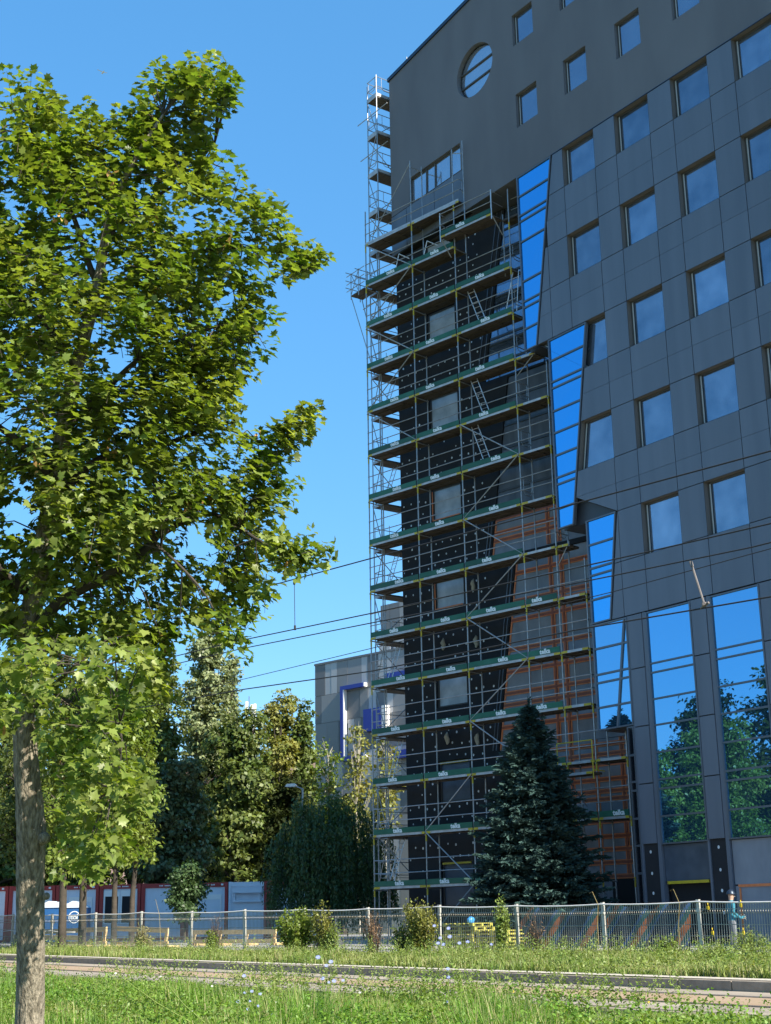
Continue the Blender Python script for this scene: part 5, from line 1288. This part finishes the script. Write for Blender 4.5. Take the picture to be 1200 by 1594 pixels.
# far chimney
c0 = at(388, 1130, 260); chz = at(388, 1092, 260).z; ch = empty('chimney_stack', (c0.x, c0.y, zg(-60)), 0, 'far off cluster of slim pale chimney flues above the trees', 'chimney')
s_ = 260/2200
for dx, dpx in ((-.5, 0), (.35, 5), (.85, 4)):
    MB().tube([(dx*1.0*_r.x*1.1, dx*_r.y*1.1, 0), (dx*_r.x*1.1, dx*_r.y*1.1, chz-zg(-60)-dpx*s_)], .30, 8).build('flue', M['bg_white'], ch)
MB().box(-1.1, -.7, chz-zg(-60)-.8*2, 1.2, .7, chz-zg(-60)-1.45).build('platform', M['bg_dark'], ch)
MB().tube([(-.2, 0, chz-zg(-60)-2), (-.2, 0, chz-zg(-60)+1.0)], .08, 5).build('lightning_rod', M['steel_dark'], ch)
# street lamp
l0 = at(471, 1440, 68); lt = at(470, 1224, 68).z; lg = zg(l0.x); la = empty('street_lamp', (l0.x, l0.y, lg), 0, 'grey street lamp with flat head among the trees left of the willow', 'street lamp')
MB().tube([(0, 0, 0), (0, 0, (lt-lg)*.6), (0, 0, lt-lg-.1)], [.07, .055, .04], 8).build('pole', M['steel'], la)
lb = MB(); lb.tube([(0, 0, lt-lg-.12), (-.25, -.25, lt-lg+.02)], .03, 6); lb.build('arm', M['steel'], la); lb = MB(); lb.prism([(-.55, -.04), (-.05, -.05), (-.02, .03), (-.12, .10), (-.45, .09)], -.14, .14); o = lb.build('lamp_head', M['alu'], la); o.location = (-.2, -.2, lt-lg+.04); o.rotation_euler = (0, 0, R(40))
# bird in the sky
bp = at(160, 113, 120); b = MB(); b.prism([(-.25, 0), (-.05, -.06), (.2, -.02), (.3, .03), (.05, .06)], -.05, .05); b.add([(0, 0, 0), (.12, 0, 0), (-.1, -.5, .22), (-.18, -.5, .22)], [(0, 1, 2, 3)]); b.add([(0, 0, 0), (.12, 0, 0), (-.1, .5, .22), (-.18, .5, .22)], [(3, 2, 1, 0)])
o = b.build('bird', M['bg_white'], None); o.location = bp; tag(o, 'tiny pale bird flying high in the clear sky above the maple', 'bird')

# ------------------------------------------------------------------ shrubs, vines and weeds along the fence
def shrub(name, label, px, topy, boty, hw, off, n, ls, lm_, seed, stems=6, group=None, shape=QUAD, flat=.5, cat='shrub'):
    b = onf(px, boty, off); g = tz(b.x, b.y); Z = proj(b)[2]; R_ = hw*Z/2200; H = onf(px, topy, off).z-g
    rg = np.random.default_rng(seed); t = empty(name, (b.x, b.y, g), 0, label, cat, group); sm_ = MB(); P_ = []; D_ = []
    rp = random.Random(seed)
    for i in range(stems*4):
        a = rp.uniform(0, 6.28); r_ = R_*math.sqrt(rp.random()); h = H*rp.uniform(.55, 1.0)*(1-.25*(r_/R_)**2); tip = Vector((r_*math.cos(a), r_*math.sin(a)*flat, h))
        rt = Vector((tip.x*.25, tip.y*.25, -.05)); mid = rt.lerp(tip, .5)+Vector((rp.uniform(-.05, .05), rp.uniform(-.05, .05), .05)); sm_.tube([rt, mid, tip], [.010, .007, .003], 4, caps=False)
        for q in range(max(4, n//(stems*4))):
            f = rp.uniform(.22, 1.0); c = rt.lerp(mid, f*2) if f < .5 else mid.lerp(tip, f*2-1); P_.append(c+Vector((rp.gauss(0, .05), rp.gauss(0, .05), rp.gauss(0, .04)))); D_.append((tip-rt).normalized())
    sm_.build('stems', M['bark_dark'], t)["kind"] = 'stuff'; P_ = np.array([tuple(p) for p in P_]); D_ = np.array([tuple(p) for p in D_])
    link_mesh('leaves', leaves_mesh('leaves', P_, rg.normal(size=P_.shape)+np.array([[0, 0, .5]]), D_*.5+rg.normal(size=P_.shape)*.7, rg.uniform(.7, 1.3, len(P_))*ls, shape), M[lm_], t)["kind"] = 'stuff'
    return t
shrub('bush', 'round green bush growing over the fence left of the dry vines', 462, 1402, 1462, 50, -.35, 4600, .070, 'leaf_street', 71, 9, group='bushes along the fence')
shrub('bush', 'yellow green bush tip beside the round bush', 500, 1400, 1462, 26, -.4, 1800, .06, 'leaf_gold', 72, 6, group='bushes along the fence')
shrub('bush', 'low straggly weed bush below the yellow green tip', 518, 1425, 1466, 22, -.5, 800, .055, 'weed', 73, 6, group='bushes along the fence')
shrub('bush', 'tall cream flowered weed bush left of the pallets', 655, 1388, 1466, 40, -.6, 4200, .060, 'leaf_gold', 74, 9, group='bushes along the fence')
shrub('bush', 'dark leafed bush at the foot of the cream flowered weeds', 628, 1428, 1468, 26, -.3, 1200, .06, 'leaf_dark', 75, 7, group='bushes along the fence')
shrub('tall_weed', 'single tall column shaped weed right of the pallets', 781, 1386, 1468, 14, -.35, 1500, .055, 'weed', 76, 4, cat='weed')
shrub('dry_vine', 'brown dried vines hanging over the fence', 582, 1404, 1464, 30, -.12, 800, .07, 'vine_dry', 77, 8, shape=BLADE, group='dry vines on the fence', cat='vine')
shrub('dry_vine', 'dry pale grass tuft arching behind the timber barriers', 222, 1436, 1466, 22, -.3, 700, .09, 'grass_dry', 78, 6, shape=BLADE, group='dry vines on the fence', cat='vine')
shrub('dry_vine', 'dry brown stalks on the fence left of the round bush', 336, 1416, 1466, 18, -.1, 320, .06, 'vine_dry', 79, 5, shape=BLADE, group='dry vines on the fence', cat='vine')
shrub('dry_vine', 'thin dry stalks caught in the mesh under the spruce', 838, 1412, 1470, 24, -.12, 260, .07, 'vine_dry', 80, 5, shape=BLADE, group='dry vines on the fence', cat='vine')
shrub('tall_weed', 'tall feathery weed clump at the right picture edge', 1172, 1440, 1500, 40, -2.2, 2200, .055, 'weed', 81, 9, cat='weed', shape=BLADE)
shrub('tall_weed', 'green weed clump at the foot of the rightmost fence post', 1110, 1462, 1502, 34, -2.0, 1500, .055, 'weed', 82, 8, cat='weed', shape=BLADE)
shrub('tall_weed', 'dark weed clump between the two right fence posts', 1040, 1456, 1492, 22, -.8, 700, .05, 'leaf_street', 83, 6, cat='weed')
shrub('tall_weed', 'leafy weed at the foot of a post under the small tree', 330, 1440, 1470, 16, -.5, 500, .06, 'leaf_street', 84, 5, cat='weed')
for i, (px_, py0, py1) in enumerate(((930, 1388, 1440), (1056, 1384, 1440), (250, 1400, 1462))):
    a = onf(px_, py1, -.12); b = onf(px_-8, py0, -.12); st = MB(); m_ = a.lerp(b, .6)+Vector((.12, 0, 0)); g_ = Vector((a.x, a.y, tz(a.x, a.y))); st.tube([g_, a, m_, b, b+Vector((-.1, 0, -.03))], [.008, .008, .006, .005, .004], 5)
    tag(st.build('dry_stalk', M['weed_dry'], None), ['bent dry stalk on the fence right of the spruce', 'curled dry stalk on the fence before the dark opening', 'leaning dry stalk by the timber barriers'][i], 'stalk')

# ------------------------------------------------------------------ grass
def blades(name, P, h, w, lean, m_, seed):
    rg = np.random.default_rng(seed); n = len(P); a = rg.uniform(0, 6.283, n); d = np.stack([np.cos(a), np.sin(a), np.zeros(n)], 1); s = np.stack([-np.sin(a), np.cos(a), np.zeros(n)], 1)
    L = lean*rg.uniform(.3, 1.3, n)*h; up = np.array([[0, 0, 1.]]); hh = h[:, None]; ww = w[:, None]*.5; LL = L[:, None]
    v0, v1 = P-s*ww, P+s*ww; m = P+up*hh*.55+d*LL*.35; v2, v3 = m-s*ww*.8, m+s*ww*.8; v4 = P+up*hh*.97+d*LL
    V = np.stack([v0, v1, v2, v3, v4], 1).reshape(-1, 3); b = (np.arange(n)*5)[:, None, None]
    F = (b+np.array([[(0, 1, 3), (0, 3, 2), (2, 3, 4)]])).reshape(-1, 3)
    o = link_mesh(name, np_mesh(name, V, F), M[m_]); return o
def fan_points(n, pxr, yr, seed):
    """points over the ground inside the view fan, between two lines parallel to the track"""
    rg = np.random.default_rng(seed); y = rg.uniform(yr[0]**.5, yr[1]**.5, n)**2; a0, a1 = (math.atan2(ray(p, 1500).y, -ray(p, 1500).x) for p in pxr)
    a = rg.uniform(a0, a1, n); x = -y/np.tan(a); return x, y
tzv = np.vectorize(tz)
def patch(x, y, k): return .5+.5*np.sin(x*1.3*k+1.7*np.sin(y*.9*k))*np.cos(y*1.7*k+np.sin(x*.7*k)*2)
rg = np.random.default_rng(99)
x, y = fan_points(155000, (-160, 1450), (5.0, RY0+.10), 1); edge_ = RY0-.05-.25*patch(x, y, 2.3); ok = y < edge_; x, y = x[ok], y[ok]
P = np.stack([x, y, tzv(x, y)-.02], 1); ptc = patch(x, y, .8); h = (.10+.40*ptc*ptc*rg.random(len(x)))*(1+.35*patch(x, y, 2.1))*np.clip((11.5-y)/2.6, .34, 1); mound = (x > -16.6) & (x < -12.8) & (y > 9.6); h = np.where(mound, h*(1.2+1.6*np.exp(-((x+14.8)/1.2)**2)), h)
sel = rg.random(len(x)) < .13
tag(blades('lawn_grass', P[~sel], h[~sel], rg.uniform(.008, .018, (~sel).sum()), .55, 'grass', 2), 'lush green grass lawn in front of the tram road', 'grass', kind='stuff')
tag(blades('lawn_dry_grass', P[sel], h[sel]*1.25, rg.uniform(.005, .010, sel.sum()), .35, 'grass_dry', 3), 'dry straw coloured grass stalks mixed in the lawn', 'grass', kind='stuff')
x, y = fan_points(180000, (-160, 1450), (KY+.45, 25), 4); fy = 19.72+.1618*(x+43.49); ok = (y < fy+.5) & (y > KY+.55+.40*patch(x, y, 2.7)); x, y = x[ok], y[ok]
P = np.stack([x, y, tzv(x, y)-.02], 1); ptc = patch(x, y, .55); near_f = np.clip((y-KY-.5)/4, 0, 1); h = (.09+.25*ptc*rg.random(len(x)))*(1-.25*near_f)*(.8+.5*patch(x, y, 1.6)); sel = rg.random(len(x)) < .2
tag(blades('verge_grass', P[~sel], h[~sel], rg.uniform(.012, .024, (~sel).sum()), .5, 'weed', 5), 'rough tall grass on the verge below the fence', 'grass', kind='stuff')
tag(blades('verge_dry_grass', P[sel], h[sel]*1.15, rg.uniform(.008, .014, sel.sum()), .35, 'grass_dry', 6), 'dry stalks mixed in the verge grass', 'grass', kind='stuff')
# broad-leaf ground weeds
def weeds(name, n, pxr, yr, seed, lm_, label, hmax, dens=16, ls=.05, cond=None):
    x, y = fan_points(n, pxr, yr, seed); rg = np.random.default_rng(seed)
    if cond is not None: k = cond(x, y); x, y = x[k], y[k]
    n = len(x); H = rg.uniform(.4, 1.0, n)*hmax; t = np.tile(np.linspace(.25, 1.0, dens), n); X = np.repeat(np.stack([x, y, tzv(x, y)], 1), dens, 0); hh = np.repeat(H, dens)*t
    P = X+np.stack([rg.normal(size=n*dens)*.05*(1.2-t), rg.normal(size=n*dens)*.05*(1.2-t), hh], 1); lean = np.repeat(rg.normal(size=(n, 2))*.12, dens, 0); P[:, :2] += lean*(t**2)[:, None]
    return tag(link_mesh(name, leaves_mesh(name, P, rg.normal(size=P.shape)*.6+np.array([[0, 0, .8]]), rg.normal(size=P.shape)*.7+np.array([[0, 0, .4]]), rg.uniform(.6, 1.3, len(P))*ls*(1.15-.5*t), OVAL), M[lm_]), label, 'weeds', kind='stuff')
weeds('lawn_dark_weeds', 1800, (-140, 1430), (6.0, RY0-.1), 15, 'leaf_street', 'darker leafy weeds in patches of the lawn', .42, 20, .05, cond=lambda x, y: (patch(x, y, 1.3) > .62) & (y < 10))
weeds('lawn_weeds', 5200, (-140, 1430), (6.0, RY0-.1), 11, 'grass', 'leafy green weeds scattered through the lawn', .52, cond=lambda x, y: (patch(x, y, .9) > .45) & (y < 9.8))
weeds('lawn_edge_weeds', 1300, (-140, 1430), (RY0-1.3, RY0+.05), 12, 'weed', 'taller weeds along the lawn edge by the tram road', .55, 24, .045, cond=lambda x, y: ((x > -16.4) & (x < -13.0)) | ((x < -17.5) & (patch(x, y, .6) > .45)) | (patch(x, y, .42) > .82))
weeds('verge_weeds', 3300, (-140, 1430), (KY+.7, 24), 13, 'weed', 'leafy weeds growing through the verge grass', .54, 16, .05, cond=lambda x, y: (y < 19.72+.1618*(x+43.49)+.1) & (patch(x, y, .5) > .35))
weeds('verge_green_weeds', 1500, (-140, 1430), (KY+.7, 24), 14, 'leaf_street', 'darker green leafy weeds on the verge', .28, 16, .06, cond=lambda x, y: (y < 19.72+.1618*(x+43.49)+.1) & (patch(x, y, .7) < .45))
# chicory and small flowers
fl = MB(); npet = 12
for k in range(npet):
    a = 2*math.pi*k/npet; c, s = math.cos(a), math.sin(a); fl.add([(0, 0, .0), (.5*c-.11*s, .5*s+.11*c, .06), (c, s, .0), (.5*c+.11*s, .5*s-.11*c, .06)], [(0, 1, 2, 3)])
fme = fl.mesh('flower_head'); fme.materials.append(M['petal_blue'])
flw = fme.copy(); flw.materials.clear(); flw.materials.append(M['petal_white']); fly = fme.copy(); fly.materials.clear(); fly.materials.append(M['petal_yellow'])
def flower_plant(name, label, spots, dist, fme_, r_, group, cat='flower'):
    q = [at(px_, py_, dist) for px_, py_ in spots]; bx = sum(p.x for p in q)/len(q); by = sum(p.y for p in q)/len(q); g = tz(bx, by); t = empty(name, (bx, by, g), 0, label, cat, group); st = MB(); rp = random.Random(int(bx*100))
    for p in q:
        l = p-Vector((bx, by, g)); st.tube([(rp.uniform(-.04, .04), rp.uniform(-.04, .04), 0), (l.x*.6, l.y*.6, l.z*.55), l], [.006, .005, .003], 4, caps=False)
        o = link_mesh('flower_head', fme_, None, t); o.location = l; o.scale = (r_*rp.uniform(.75, 1.15),)*3; tcam = (-p).normalized(); o.rotation_euler = (tcam*.7+Vector((0, 0, .6))).to_track_quat('Z', 'Y').to_euler()
    st.build('stems', M['weed'], t)
CG = 'blue chicory plants'
flower_plant('chicory_plant', 'pale blue chicory cluster at the lawn edge left of centre', [(495, 1490), (508, 1503), (502, 1523), (512, 1529), (520, 1527), (534, 1526), (515, 1497)], 17.5, fme, .032, CG)
flower_plant('chicory_plant', 'lone blue chicory stem low in the lawn centre', [(380, 1519), (392, 1543), (381, 1545), (389, 1558), (405, 1547)], 16.0, fme, .026, CG)
flower_plant('chicory_plant', 'pale chicory group low left of the lone stem', [(370, 1559), (386, 1571), (402, 1566), (424, 1578)], 15.2, fme, .026, CG)
flower_plant('chicory_plant', 'single pale blue chicory in the grass right of centre', [(697, 1508), (698, 1521), (697, 1560)], 16.5, fme, .030, CG)
flower_plant('aster_plant', 'lilac flowers in front of the cream flowered bush', [(676, 1441), (698, 1445), (685, 1460), (700, 1458), (690, 1470), (715, 1468), (728, 1466), (682, 1468), (765, 1470)], 27.5, fme, .045, 'lilac flowers by the fence')
flower_plant('dandelion', 'small yellow flower at the tram road edge', [(798, 1543), (1010, 1560)], 17.0, fly, .022, 'small meadow flowers')
flower_plant('daisy_plant', 'scattered tiny white flowers in the left lawn', [(330, 1535), (250, 1520), (180, 1515), (430, 1560), (560, 1545), (300, 1575)], 16.0, flw, .016, 'small meadow flowers')
